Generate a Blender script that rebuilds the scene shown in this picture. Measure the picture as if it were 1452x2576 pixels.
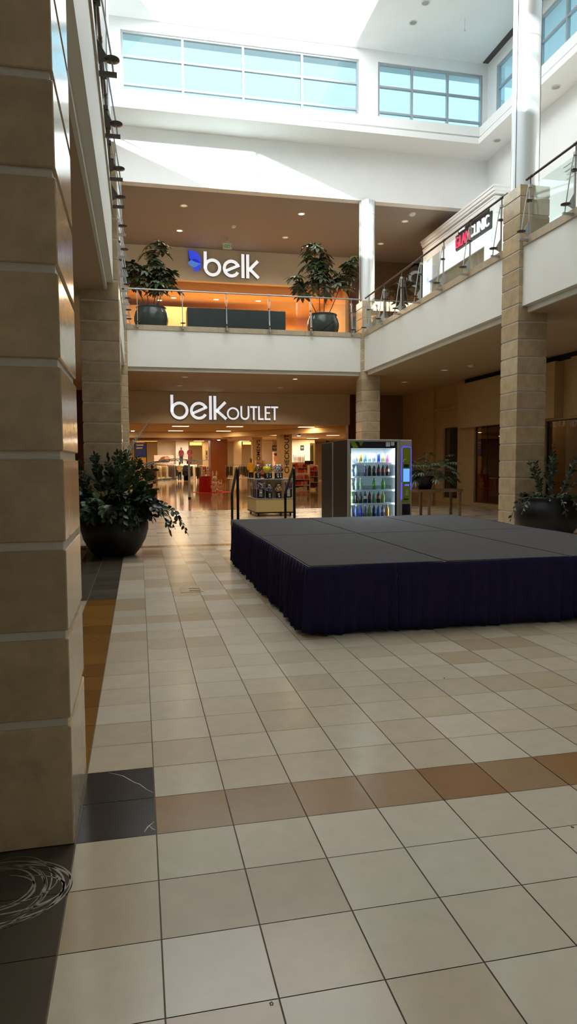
import bpy, math, random
from mathutils import Vector, Matrix
for o in list(bpy.data.objects):
    bpy.data.objects.remove(o, do_unlink=True)
SC = bpy.context.scene
COL = SC.collection
RND = random.Random(7)

# ------------------------------------------------------------------ camera (height 1.45 m, 24 mm, portrait)
CAM = Vector((-0.0387, -2.638, 1.4508))
CR = Vector((0.97678009, -0.21418084, -0.00521802))
CU = Vector((0.02012876, 0.06749583, 0.99751649))
CF = Vector((0.21329672, 0.97445928, -0.07023978))
FPX = 1713.6
cd = bpy.data.cameras.new('camera')
cam = bpy.data.objects.new('camera', cd)
COL.objects.link(cam)
cam.matrix_world = Matrix(((CR.x, CU.x, -CF.x, CAM.x), (CR.y, CU.y, -CF.y, CAM.y), (CR.z, CU.z, -CF.z, CAM.z), (0, 0, 0, 1)))
cd.sensor_fit = 'AUTO'
cd.sensor_width = 36.0
cd.lens = FPX * 36.0 / 2576.0
cd.clip_start = 0.05
cd.clip_end = 400
SC.camera = cam

# ------------------------------------------------------------------ exposure, sky, sun, skylight
vs = SC.view_settings
vs.view_transform = 'Standard'
vs.look = 'None'
vs.gamma = 1.0
vs.use_curve_mapping = False
vs.exposure = 0.35
SC.cycles.use_denoising = True
SC.cycles.max_bounces = 9
SC.cycles.diffuse_bounces = 5
SC.cycles.glossy_bounces = 4
SC.cycles.transmission_bounces = 6
SC.cycles.transparent_max_bounces = 16
SC.cycles.caustics_reflective = False
SC.cycles.caustics_refractive = False
SC.cycles.sample_clamp_indirect = 8.0

world = bpy.data.worlds.new('sky')
SC.world = world
world.use_nodes = True
wn = world.node_tree.nodes
bg = wn['Background']
bg.inputs['Color'].default_value = (0.58, 0.88, 1.0, 1)
bg.inputs['Strength'].default_value = 1.3

SUN_DIR = Vector((1.0, 0.97, -0.365)).normalized()
sl = bpy.data.lights.new('sun', 'SUN')
sl.energy = 14.0
sl.angle = math.radians(0.6)
sl.color = (1.0, 0.96, 0.88)
so = bpy.data.objects.new('sun', sl)
COL.objects.link(so)
so.rotation_euler = SUN_DIR.to_track_quat('-Z', 'Y').to_euler()

def area_light(name, loc, sx, sy, power, color, direction=(0, 0, -1), spread=180, portal=False):
    l = bpy.data.lights.new(name, 'AREA')
    l.shape = 'RECTANGLE'
    l.size = sx
    l.size_y = sy
    l.energy = power
    l.color = color
    l.spread = math.radians(spread)
    if portal:
        l.cycles.is_portal = True
    o = bpy.data.objects.new(name, l)
    COL.objects.link(o)
    o.location = loc
    o.rotation_euler = (0, 0, 0) if direction[2] == -1 else Vector(direction).to_track_quat('-Z', 'Y').to_euler()
    return o

WARM = (1.0, 0.66, 0.30)
# portals: daylight through the clerestory glass
area_light('portal_back', (3.4, 19.12, 13.5), 16, 2.0, 1, (1, 1, 1), (0, -1, 0), portal=True)
area_light('portal_right', (11.6, 7.0, 13.5), 24, 2.0, 1, (1, 1, 1), (-1, 0, 0), portal=True)
area_light('portal_left', (-4.74, 7.0, 13.5), 24, 2.0, 1, (1, 1, 1), (1, 0, 0), portal=True)
for o in COL.objects:
    if o.type == 'LIGHT' and o.data.type == 'AREA' and o.name.startswith('portal'):
        o.rotation_euler = {'portal_back': (math.pi / 2, 0, math.pi), 'portal_right': (math.pi / 2, 0, math.pi / 2), 'portal_left': (math.pi / 2, 0, -math.pi / 2)}[o.name]

# ------------------------------------------------------------------ helpers
def at(px, py, ax, c):
    """the point of the plane x|y|z = c seen at photograph pixel (px, py)"""
    d = CR * ((px - 726) / FPX) - CU * ((py - 1288) / FPX) + CF
    i = 'xyz'.index(ax)
    return CAM + d * ((c - CAM[i]) / d[i])

def s2l(v):
    v /= 255.0
    return v / 12.92 if v <= 0.04045 else ((v + 0.055) / 1.055) ** 2.4

def rgb(r, g, b):
    return (s2l(r), s2l(g), s2l(b), 1)

MATS = {}
def mat(name, col, rough=0.5, metal=0.0, spec=0.5, var=0.06, scale=6.0, emit=None, estr=0.0, bump=0.0, bscale=40, coat=0.0, stretch=(1, 1, 1), attr=False):
    m = bpy.data.materials.new(name)
    m.use_nodes = True
    nt = m.node_tree
    b = nt.nodes['Principled BSDF']
    N = nt.nodes.new
    L = nt.links.new
    tc = N('ShaderNodeTexCoord')
    mp = N('ShaderNodeMapping')
    mp.inputs['Scale'].default_value = stretch
    L(tc.outputs['Object'], mp.inputs['Vector'])
    no = N('ShaderNodeTexNoise')
    no.inputs['Scale'].default_value = scale
    no.inputs['Detail'].default_value = 7
    no.inputs['Roughness'].default_value = 0.66
    L(mp.outputs['Vector'], no.inputs['Vector'])
    mr = N('ShaderNodeMapRange')
    mr.inputs['From Min'].default_value = 0.3
    mr.inputs['From Max'].default_value = 0.7
    mr.inputs['To Min'].default_value = 1 - var
    mr.inputs['To Max'].default_value = 1 + var
    L(no.outputs['Fac'], mr.inputs['Value'])
    mx = N('ShaderNodeMix')
    mx.data_type = 'RGBA'
    mx.blend_type = 'MULTIPLY'
    mx.inputs[0].default_value = 1.0
    if attr:
        at_ = N('ShaderNodeVertexColor')
        at_.layer_name = 'tint'
        L(at_.outputs['Color'], mx.inputs[6])
    else:
        mx.inputs[6].default_value = rgb(*col)
    L(mr.outputs['Result'], mx.inputs[7])
    L(mx.outputs[2], b.inputs['Base Color'])
    b.inputs['Roughness'].default_value = rough
    b.inputs['Metallic'].default_value = metal
    b.inputs['Specular IOR Level'].default_value = spec
    b.inputs['Coat Weight'].default_value = coat
    if emit:
        b.inputs['Emission Color'].default_value = rgb(*emit)
        b.inputs['Emission Strength'].default_value = estr
    if bump:
        n2 = N('ShaderNodeTexNoise')
        n2.inputs['Scale'].default_value = bscale
        n2.inputs['Detail'].default_value = 4
        L(mp.outputs['Vector'], n2.inputs['Vector'])
        bp = N('ShaderNodeBump')
        bp.inputs['Strength'].default_value = bump
        bp.inputs['Distance'].default_value = 0.01
        L(n2.outputs['Fac'], bp.inputs['Height'])
        L(bp.outputs['Normal'], b.inputs['Normal'])
    MATS[name] = m
    return m

def glass_mat(name, tint=(255, 255, 255), ior=1.45, rough=0.0, keep=0.0):
    """clear pane: transparent with a fresnel reflection; keep adds a share of pale body colour"""
    m = bpy.data.materials.new(name)
    m.use_nodes = True
    nt = m.node_tree
    nt.nodes.clear()
    N = nt.nodes.new
    L = nt.links.new
    out = N('ShaderNodeOutputMaterial')
    tr = N('ShaderNodeBsdfTransparent')
    gl = N('ShaderNodeBsdfGlossy')
    gl.inputs['Roughness'].default_value = rough
    no = N('ShaderNodeTexNoise')
    no.inputs['Scale'].default_value = 0.8
    mr = N('ShaderNodeMapRange')
    mr.inputs['To Min'].default_value = 0.97
    mr.inputs['To Max'].default_value = 1.0
    L(no.outputs['Fac'], mr.inputs['Value'])
    mx = N('ShaderNodeMix')
    mx.data_type = 'RGBA'
    mx.blend_type = 'MULTIPLY'
    mx.inputs[0].default_value = 1.0
    mx.inputs[6].default_value = rgb(*tint)
    L(mr.outputs['Result'], mx.inputs[7])
    L(mx.outputs[2], tr.inputs['Color'])
    f0 = ((ior - 1) / (ior + 1)) ** 2
    lw = N('ShaderNodeLayerWeight')
    lw.inputs['Blend'].default_value = 0.5
    pw = N('ShaderNodeMath')
    pw.operation = 'POWER'
    pw.inputs[1].default_value = 4.0
    L(lw.outputs['Facing'], pw.inputs[0])
    fr = N('ShaderNodeMath')
    fr.operation = 'MULTIPLY_ADD'
    fr.inputs[1].default_value = 1 - f0
    fr.inputs[2].default_value = f0
    L(pw.outputs[0], fr.inputs[0])
    ms = N('ShaderNodeMixShader')
    L(fr.outputs[0], ms.inputs[0])
    L(tr.outputs['BSDF'], ms.inputs[1])
    L(gl.outputs['BSDF'], ms.inputs[2])
    L(ms.outputs['Shader'], out.inputs['Surface'])
    MATS[name] = m
    return m

# surfaces of the building
mat('white_paint', (242, 242, 240), 0.6, var=0.02, scale=1.5)
mat('fascia_paint', (228, 226, 217), 0.6, var=0.025, scale=1.2)
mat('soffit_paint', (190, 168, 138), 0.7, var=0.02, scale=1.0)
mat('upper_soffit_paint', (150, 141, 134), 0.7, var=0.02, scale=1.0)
mat('sign_wall_paint', (220, 204, 176), 0.7, var=0.03, scale=1.0)
mat('stone', (180, 157, 122), 0.16, var=0.2, scale=5.0, spec=0.5, attr=True, bump=0.02, bscale=18)
mat('pale_stone', (176, 160, 134), 0.3, var=0.10, scale=4)
mat('joint_metal', (206, 198, 184), 0.4, metal=0.0, var=0.04)
mat('silver_column', (232, 232, 230), 0.3, metal=0.6, var=0.02, scale=2)
mat('dark_seam', (70, 66, 62), 0.5)
mat('tile', (0, 0, 0), 0.19, var=0.05, scale=9, spec=0.24, attr=True)
mat('store_tile', (150, 120, 84), 0.07, var=0.07, scale=1.2, spec=0.6)
mat('grout', (98, 85, 68), 0.8, var=0.1)
mat('dark_wood', (88, 36, 14), 0.35, var=0.2, scale=5, stretch=(4, 4, 0.4))
mat('brown_wall', (124, 98, 70), 0.6, var=0.08)
mat('tan_stone_wall', (182, 152, 108), 0.5, var=0.08, scale=2.5)
mat('gap_shade_black', (14, 11, 9), 0.8)
mat('window_frame', (178, 182, 186), 0.4, metal=0.3, var=0.03)
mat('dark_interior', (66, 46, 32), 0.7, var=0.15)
mat('store_wall', (214, 190, 150), 0.6, var=0.04)
mat('store_white', (240, 226, 204), 0.6, var=0.03)
mat('orange_wall', (232, 182, 122), 0.6, var=0.06, scale=2, stretch=(1, 1, 3))
mat('wood_panel', (136, 72, 26), 0.4, var=0.2, scale=4, stretch=(5, 5, 0.5))
mat('eave_paint', (240, 244, 248), 0.7, var=0.02)
# metal, plastic, cloth
mat('rail_metal', (176, 174, 172), 0.35, metal=0.6, var=0.05)
mat('dark_rail', (92, 82, 76), 0.35, metal=0.6, var=0.05)
mat('black_metal', (22, 21, 22), 0.4, metal=0.3, var=0.1)
mat('deck_carpet', (71, 68, 67), 0.9, var=0.10, scale=14, bump=0.25, bscale=160, spec=0.2)
mat('deck_edge', (96, 84, 70), 0.5, metal=0.4, var=0.15)
mat('navy_cloth', (38, 34, 66), 0.85, var=0.15, scale=8, spec=0.15, bump=0.1, bscale=120)
mat('pot_black', (15, 11, 11), 0.42, var=0.12, scale=5, spec=0.4)
mat('pot_grey', (58, 56, 54), 0.2, var=0.15, scale=4, spec=0.5)
mat('soil', (48, 36, 26), 0.95, var=0.3, scale=30, bump=0.6)
mat('leaf_dark', (38, 48, 30), 0.42, var=0.25, scale=6, spec=0.45)
mat('leaf_mid', (52, 72, 34), 0.42, var=0.25, scale=6, spec=0.45)
mat('leaf_grey', (70, 84, 62), 0.45, var=0.25, scale=6, spec=0.45)
mat('leaf_upstairs', (84, 92, 66), 0.5, var=0.3, scale=5)
mat('leaf_upstairs_grey', (108, 114, 98), 0.5, var=0.3, scale=5)
mat('leaf_palm', (70, 82, 66), 0.5, var=0.2, scale=6)
mat('stem_green', (70, 74, 44), 0.6, var=0.2)
mat('stem_brown', (86, 70, 54), 0.7, var=0.2)
mat('table_wood', (122, 100, 78), 0.35, var=0.12, scale=5, stretch=(1, 6, 6))
mat('white_plastic', (236, 234, 228), 0.4, var=0.02)
mat('grey_plastic', (140, 138, 134), 0.45, var=0.04)
mat('box_grey', (46, 47, 48), 0.25, var=0.06)
glass_mat('rail_glass', (240, 247, 245), 1.4)
glass_mat('window_glass', (236, 250, 255), 1.3)
glass_mat('shop_glass', (205, 198, 188), 1.5)
glass_mat('globe_glass', (250, 250, 250), 1.35)

class MB:
    """collects shapes in world coordinates, then links them as ONE mesh object"""
    def __init__(s):
        s.v, s.f, s.m, s.sm, s.c = [], [], [], [], []
    def add(s, vs, fs, mi=0, smooth=False, col=None):
        n = len(s.v)
        s.v += [tuple(p) for p in vs]
        for f in fs:
            s.f.append(tuple(i + n for i in f))
            s.m.append(mi)
            s.sm.append(smooth)
            s.c.append(col)
        return s
    def box(s, x0, y0, z0, x1, y1, z1, mi=0, c=0.0):
        x0, x1 = min(x0, x1), max(x0, x1)
        y0, y1 = min(y0, y1), max(y0, y1)
        z0, z1 = min(z0, z1), max(z0, z1)
        if c <= 0:
            vs = [(x0, y0, z0), (x1, y0, z0), (x1, y1, z0), (x0, y1, z0), (x0, y0, z1), (x1, y0, z1), (x1, y1, z1), (x0, y1, z1)]
            return s.add(vs, [(3, 2, 1, 0), (4, 5, 6, 7), (0, 1, 5, 4), (1, 2, 6, 5), (2, 3, 7, 6), (3, 0, 4, 7)], mi)
        c = min(c, (x1 - x0) / 2.01, (y1 - y0) / 2.01, (z1 - z0) / 2.01)
        rings = []
        for z, k in ((z0, c), (z0 + c, 0), (z1 - c, 0), (z1, c)):
            a, b_, d, e = x0 + k, x1 - k, y0 + k, y1 - k
            q = c if k == 0 else 0
            rings.append([(a + q, d, z), (b_ - q, d, z), (b_, d + q, z), (b_, e - q, z), (b_ - q, e, z), (a + q, e, z), (a, e - q, z), (a, d + q, z)])
        return s.rings(rings, mi, False, True, True)
    def rings(s, rings, mi=0, smooth=True, cap0=True, cap1=True, closed=True):
        n = len(rings[0])
        vs = [p for r in rings for p in r]
        fs = []
        for j in range(len(rings) - 1):
            for i in range(n if closed else n - 1):
                a, b = j * n + i, j * n + (i + 1) % n
                fs.append((a, b, b + n, a + n))
        s.add(vs, fs, mi, smooth)
        if cap0:
            s.add(rings[0], [tuple(range(n - 1, -1, -1))], mi)
        if cap1:
            s.add(rings[-1], [tuple(range(n))], mi)
        return s
    def lathe(s, cx, cy, prof, n=24, mi=0, smooth=True, cap0=True, cap1=True, sx=1.0, sy=1.0):
        return s.rings([[(cx + r * sx * math.cos(2 * math.pi * i / n), cy + r * sy * math.sin(2 * math.pi * i / n), z) for i in range(n)] for r, z in prof], mi, smooth, cap0, cap1)
    def tube(s, pts, r, n=8, mi=0, smooth=True):
        pts = [Vector(p) for p in pts]
        rr = r if isinstance(r, (list, tuple)) else [r] * len(pts)
        rings = []
        ref = None
        for i, p in enumerate(pts):
            d = (pts[min(i + 1, len(pts) - 1)] - pts[max(i - 1, 0)]).normalized()
            if ref is None:
                ref = d.orthogonal().normalized()
            u = (ref - d * ref.dot(d))
            u = u.normalized() if u.length > 1e-6 else d.orthogonal().normalized()
            ref = u
            w = d.cross(u)
            rings.append([p + (u * math.cos(2 * math.pi * k / n) + w * math.sin(2 * math.pi * k / n)) * rr[i] for k in range(n)])
        return s.rings(rings, mi, smooth)
    def prism(s, poly, origin, u, v, depth, mi=0):
        """2-D polygon in the (u, v) frame at origin, pushed along u x v by depth"""
        o, u, v = Vector(origin), Vector(u), Vector(v)
        w = u.cross(v).normalized() * depth
        a = [o + u * p[0] + v * p[1] for p in poly]
        b = [p + w for p in a]
        n = len(a)
        s.add(a + b, [tuple(range(n - 1, -1, -1)), tuple(range(n, 2 * n))] + [(i, (i + 1) % n, (i + 1) % n + n, i + n) for i in range(n)], mi)
        return s
    def arc(s, c, r0, r1, a0, a1, origin, u, v, depth, n=28, mi=0):
        for i in range(n):
            p, q = [math.radians(a0 + (a1 - a0) * k / n) for k in (i, i + 1)]
            s.prism([(c[0] + r0 * math.cos(p), c[1] + r0 * math.sin(p)), (c[0] + r1 * math.cos(p), c[1] + r1 * math.sin(p)),
                     (c[0] + r1 * math.cos(q), c[1] + r1 * math.sin(q)), (c[0] + r0 * math.cos(q), c[1] + r0 * math.sin(q))], origin, u, v, depth, mi)
        return s
    def build(s, name, mats, parent=None, kind=None, bevel=0.0, solid=0.0, label=None):
        me = bpy.data.meshes.new(name)
        off = Vector((0, 0, 0))
        p = parent
        while p is not None:
            off += p.location
            p = p.parent
        me.from_pydata([tuple(Vector(q) - off) for q in s.v], [], s.f)
        for m in (mats if isinstance(mats, (list, tuple)) else [mats]):
            me.materials.append(MATS[m])
        me.polygons.foreach_set('material_index', s.m)
        me.polygons.foreach_set('use_smooth', s.sm)
        if any(c is not None for c in s.c):
            ca = me.color_attributes.new('tint', 'FLOAT_COLOR', 'CORNER')
            k = 0
            for fi, f in enumerate(s.f):
                for _ in f:
                    ca.data[k].color = s.c[fi] or (0.5, 0.5, 0.5, 1)
                    k += 1
        me.update()
        o = bpy.data.objects.new(name, me)
        COL.objects.link(o)
        if parent is not None:
            o.parent = parent
        if kind:
            o['kind'] = kind
        if label:
            o['label'] = label
        if bevel:
            bm_ = o.modifiers.new('edge', 'BEVEL')
            bm_.width = bevel
            bm_.segments = 2
            bm_.limit_method = 'ANGLE'
        if solid:
            sm_ = o.modifiers.new('thick', 'SOLIDIFY')
            sm_.thickness = solid
        return o

def thing(name, label, cat, loc=(0, 0, 0), group=None):
    o = bpy.data.objects.new(name, None)
    COL.objects.link(o)
    o.location = loc
    o.empty_display_size = 0.1
    o['label'] = label
    o['category'] = cat
    if group:
        o['group'] = group
    return o

def tag(o, label, cat, group=None):
    o['label'] = label
    o['category'] = cat
    if group:
        o['group'] = group
    return o

def copy_thing(root, loc, rot=0.0, label=None, scale=None, group=None):
    r = root.copy()
    COL.objects.link(r)
    r.location = loc
    r.rotation_euler = (0, 0, rot)
    if scale:
        r.scale = (scale, scale, scale)
    if label:
        r['label'] = label
    if group:
        r['group'] = group
    for ch in list(root.children):
        c = ch.copy()
        COL.objects.link(c)
        c.parent = r
        for g in list(ch.children):
            d = g.copy()
            COL.objects.link(d)
            d.parent = c
    return r

def text_mesh(body, name, w, h, depth, origin, u, v, mname, parent=None, bold=0.0):
    """lettering fitted to a w x h box whose lower left corner is origin; u right, v up, raised along u x v"""
    cu = bpy.data.curves.new('lettering', 'FONT')
    cu.body = body
    cu.extrude = 0.01
    cu.offset = bold
    tmp = bpy.data.objects.new('lettering', cu)
    COL.objects.link(tmp)
    bpy.context.view_layer.update()
    me = bpy.data.meshes.new_from_object(tmp.evaluated_get(bpy.context.evaluated_depsgraph_get()))
    bpy.data.objects.remove(tmp, do_unlink=True)
    xs = [q.co.x for q in me.vertices]
    ys = [q.co.y for q in me.vertices]
    x0, x1, y0, y1 = min(xs), max(xs), min(ys), max(ys)
    o_, u, v = Vector(origin), Vector(u).normalized(), Vector(v).normalized()
    nrm = u.cross(v)
    mb = MB()
    mb.add([o_ + u * ((q.co.x - x0) / (x1 - x0) * w) + v * ((q.co.y - y0) / (y1 - y0) * h) + nrm * (depth if q.co.z > 0 else 0.0) for q in me.vertices],
           [tuple(p.vertices) for p in me.polygons])
    bpy.data.meshes.remove(me)
    return mb.build(name, mname, parent)
# ------------------------------------------------------------------ setting
T = 0.305
XL, XR = -0.31, 7.175            # inner faces of the left and right pillar lines
PY = [0.0, 9.28, 18.9]           # front faces of the pillars, one bay after another
PW = 0.63
LIP, FB, FT, CT = 4.36, 4.47, 5.59, 5.74      # lip, fascia bottom, fascia top, kerb top
UF = 5.60                        # upper floor
RAIL = 6.82
YS = 25.15                       # shop fronts across the far end
XW = 11.65                       # right outer wall of the atrium
XWL = -4.79
CEIL = 14.75
YB = 19.15                       # far atrium wall above the upper floor
YBACK = -8.0

def structure(o):
    o['kind'] = 'structure'
    return o

def slab(name, boxes, m, bevel=0.0):
    mb = MB()
    for b in boxes:
        mb.box(*b)
    return mb.build(name, m, kind='structure', bevel=bevel)

# mall floor: single stone tiles over a grout bed, each with its own tint
mb = MB()
YF = 62 * T
mb.box(-9, YBACK - 0.5, -0.2, 13, YF, -0.003, 1)
CREAM = [(192, 179, 157), (188, 174, 151), (195, 183, 163), (184, 168, 143), (190, 177, 155), (193, 181, 161)]
TANS = [(178, 161, 134), (173, 154, 126), (181, 166, 139)]
AMB = [(150, 120, 86), (150, 118, 80), (142, 106, 66), (148, 116, 80), (134, 90, 38)]
AMBL = [(122, 82, 32), (116, 76, 28), (128, 88, 36)]
BLACK = [(48, 41, 38), (53, 46, 42)]
SLATE = [(84, 74, 63), (79, 69, 58), (89, 79, 68), (74, 65, 56)]
def tile_tint(i, j):
    y = (j + 0.5) * T
    bay = j % 31
    if i == -1 and bay in (0, 1):
        return RND.choice(BLACK)
    if i >= 0 and bay == 0:
        return RND.choice(AMB[:4] if i < 4 else AMB[2:])
    if i in (-2, -3, -4) and bay == 0 or i < -1 and bay == 1:
        return RND.choice(SLATE)
    if i < -1 and i > -5 and bay >= 16 and bay <= 30 and i >= -4:
        return RND.choice(SLATE) if i >= -3 else RND.choice(CREAM)
    if i == -2 and 2 <= bay < 16:
        return RND.choice(AMBL)
    if y < 0 and -5 < i < -1:
        return RND.choice(SLATE)
    if i > 6 and RND.random() < 0.2 and bay > 3:
        return RND.choice(TANS)
    return RND.choice(TANS) if RND.random() < (0.08 if bay < 12 else 0.25) else RND.choice(CREAM)
for j in range(-26, 62):
    for i in range(-28, 43):
        if not (-9 < i * T and (i + 1) * T < 13):
            continue
        # the column joints are wide, the row joints hairline
        g, h = 0.0025, 0.0017
        x0, x1, y0, y1 = i * T + g, (i + 1) * T - g, j * T + h, (j + 1) * T - h
        if y1 <= y0:
            continue
        c = rgb(*tile_tint(i, j))
        k = 0.95 * (1 + RND.uniform(-0.035, 0.035))
        mb.add([(x0, y0, 0), (x1, y0, 0), (x1, y1, 0), (x0, y1, 0)], [(0, 1, 2, 3)], 0, False, (c[0] * k, c[1] * k, c[2] * k, 1))
mb.build('floor', ['tile', 'grout'], kind='structure')

# shop floor of the big store: polished brown stone
mb = MB()
mb.box(-9, YF, -0.2, 13, YS, 0.0)
mb.box(-14, YS, -0.2, 24, 74, 0.0)
mb.build('floor_store', 'store_tile', kind='structure')

# stone pillars: courses of blocks over a recessed metal core, silver columns above
def pillar(x0, y0, first, label, tube_top):
    mb = MB()
    x1, y1 = x0 + PW, y0 + PW
    r = 0.012
    mb.box(x0 + r, y0 + r, 0, x1 - r, y1 - r, 6.72, 1)
    z = 0.0
    nz = first
    while z < 6.70:
        n0 = len(mb.c)
        mb.box(x0, y0, z, x1, y1, min(nz, 6.75) - (0.016 if nz < 6.7 else 0), 0, 0.004)
        k = RND.uniform(0.86, 1.12)
        c = rgb(182, 160, 127)
        mb.c[n0:] = [(c[0] * k, c[1] * k, c[2] * k * RND.uniform(0.96, 1.04), 1)] * (len(mb.c) - n0)
        z = nz + 0.016
        nz = nz + 0.336
    o = mb.build('pillar', ['stone', 'joint_metal'], kind='structure')
    o['label'] = label
    o['category'] = 'pillar'
    o['group'] = 'stone pillars around the atrium'
    if tube_top:
        mb = MB()
        cx, cy = x0 + PW / 2 - 0.02, y0 + PW / 2
        if x0 > 3:
            cx = x0 + 0.27
        mb.lathe(cx, cy, [(0.262, 6.75), (0.262, 9.55)], 40, 0, True, False, False)
        mb.lathe(cx, cy, [(0.262, 9.556), (0.262, tube_top)], 40, 0, True, False, False)
        mb.lathe(cx, cy, [(0.256, 6.75), (0.256, tube_top)], 32, 1, True, False, False)
        for a in (-32, 90, 200):
            a = math.radians(a)
            px, py = cx + 0.2625 * math.cos(a), cy + 0.2625 * math.sin(a)
            mb.box(px - 0.005, py - 0.005, 6.75, px + 0.005, py + 0.005, tube_top, 1)
        o = mb.build('column', ['silver_column', 'dark_seam'], kind='structure')
        o['label'] = 'round silver metal column on top of the ' + label
        o['category'] = 'column'
for k, y in enumerate(PY):
    pillar(XL - PW, y, 0.480, ['nearest stone pillar filling the left edge', 'stone pillar behind the big black planter', 'far left stone pillar at the store entrance'][k], CEIL if k < 2 else 10.0)
for k, y in enumerate(PY[1:]):
    pillar(XR, y + (0.2 if k == 0 else 0.03), 0.480, ['right stone pillar behind the stage corner', 'far stone pillar behind the vending machine'][k], CEIL if k == 0 else 10.0)

# upper floor slabs, fascias, kerbs, soffits
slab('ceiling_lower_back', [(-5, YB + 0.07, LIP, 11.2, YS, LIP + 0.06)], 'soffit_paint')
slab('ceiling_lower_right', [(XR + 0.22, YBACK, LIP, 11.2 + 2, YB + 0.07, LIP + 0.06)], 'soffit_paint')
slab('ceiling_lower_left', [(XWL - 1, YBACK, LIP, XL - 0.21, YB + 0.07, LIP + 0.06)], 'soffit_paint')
slab('slab_upper_floor', [(XL - 0.3, YB + 0.15, LIP + 0.07, XR + 0.3, YS + 10, UF), (XR + 0.3, YBACK, LIP + 0.07, 16, YS + 10, UF), (XWL - 1, YBACK, LIP + 0.07, XL - 0.3, YS + 10, UF)], 'pale_stone')
slab('beam_back', [(XL, YB - 0.05, FB, XR + 0.01, YB + 0.3, FT)], 'fascia_paint')
slab('beam_back_lip', [(XL - 0.1, YB + 0.05, LIP - 0.005, XR + 0.1, YB + 0.09, FB + 0.05)], 'fascia_paint')
for k, (y0, y1) in enumerate([(YBACK, 9.5), (9.5, YB + 0.3)]):
    ya, yb = (y0 if k == 0 else 9.48 + PW), (9.48 if k == 0 else 18.95)
    slab('beam_right', [(XR + 0.085, y0, FB, XR + 0.45, y1, FT)], 'fascia_paint')
    slab('beam_right_lip', [(XR + 0.2, y0, LIP - 0.005, XR + 0.24, y1 - 0.01, FB + 0.05)], 'fascia_paint')
for y0, y1 in [(YBACK, 9.3), (9.3, YB + 0.3)]:
    slab('beam_left', [(XL - 0.45, y0, FB, XL - 0.085, y1, FT)], 'fascia_paint')
    slab('beam_left_lip', [(XL - 0.23, y0, LIP - 0.005, XL - 0.19, y1 - 0.01, FB + 0.05)], 'fascia_paint')
def kerb(x0, y0, x1, y1, axis):
    mb = MB()
    n = max(1, round(abs((x1 - x0) if axis == 'x' else (y1 - y0)) / 0.46))
    for i in range(n):
        a, b = i / n, (i + 1) / n
        if axis == 'x':
            mb.box(x0 + (x1 - x0) * a + 0.001, y0, FT, x0 + (x1 - x0) * b - 0.001, y1, CT, 0, 0.003)
        else:
            mb.box(x0, y0 + (y1 - y0) * a + 0.001, FT, x1, y0 + (y1 - y0) * b - 0.001, CT, 0, 0.003)
    return mb.build('trim_kerb', 'pale_stone', kind='structure')
kerb(XL, YB - 0.075, XR, YB + 0.2, 'x')
kerb(XR + 0.06, YBACK, XR + 0.35, 9.47, 'y')
kerb(XR + 0.06, 9.48 + PW, XR + 0.35, 18.92, 'y')
kerb(XL - 0.35, YBACK, XL - 0.06, -0.01, 'y')
kerb(XL - 0.35, PW + 0.01, XL - 0.06, 9.27, 'y')
kerb(XL - 0.35, 9.29 + PW, XL - 0.06, 18.89, 'y')

# far atrium wall with its clerestory
WB, WT = 12.60, 14.39
WT2 = 14.42
slab('wall_back_upper', [(XWL, YB, 10.0, XW, YB + 0.3, WB), (XWL, YB, WT, XW, YB + 0.3, CEIL + 0.5), (7.13, YB, WB, 7.77, YB + 0.3, WT), (11.47, YB, WB, XW + 0.3, YB + 0.3, WT),
                         (-0.98, YB, WB, -0.32, YB + 0.3, WT), (XWL - 0.3, YB, WB, -4.6, YB + 0.3, WT)], 'white_paint')
slab('wall_right_upper', [(XW, YBACK, UF, XW + 0.3, YB + 0.3, WB), (XW, YBACK, WT, XW + 0.3, YB + 0.3, CEIL + 0.5), (XW, 18.57, WB, XW + 0.3, YB, WT)] + [(XW, y, WB, XW + 0.3, y + 0.6, WT) for y in (9.3, 0.0, YBACK)], 'white_paint')
slab('wall_left_upper', [(XWL - 0.3, YBACK, UF, XWL, YB + 0.3, WB), (XWL - 0.3, YBACK, WT, XWL, YB + 0.3, CEIL + 0.5), (XWL - 0.3, 18.57, WB, XWL, YB, WT), (XWL - 0.3, YBACK, WB, XWL, YBACK + 0.6, WT)], 'white_paint')
slab('wall_behind_camera', [(XWL - 1.2, YBACK - 0.3, 0, 13.5, YBACK, CEIL + 0.5)], 'white_paint')
# stepped ledge under the clerestory
def ledge(name, boxes):
    return slab(name, boxes, 'white_paint')
ledge('trim_ledge_back', [(XWL, 18.12, 11.88, XW, YB, 12.17), (XWL, 18.24, 11.80, XW, YB, 11.88), (XWL, 18.06, 11.62, XW, YB, 11.80)])
ledge('trim_ledge_right', [(10.84, YBACK, 11.88, XW, 18.12, 12.17), (10.96, YBACK, 11.80, XW, 18.24, 11.88), (10.78, YBACK, 11.62, XW, 18.06, 11.80)])
ledge('trim_ledge_left', [(XWL, YBACK, 11.88, -3.98, 18.12, 12.17), (XWL, YBACK, 11.80, -4.10, 18.24, 11.88), (XWL, YBACK, 11.62, -3.92, 18.06, 11.80)])

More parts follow.
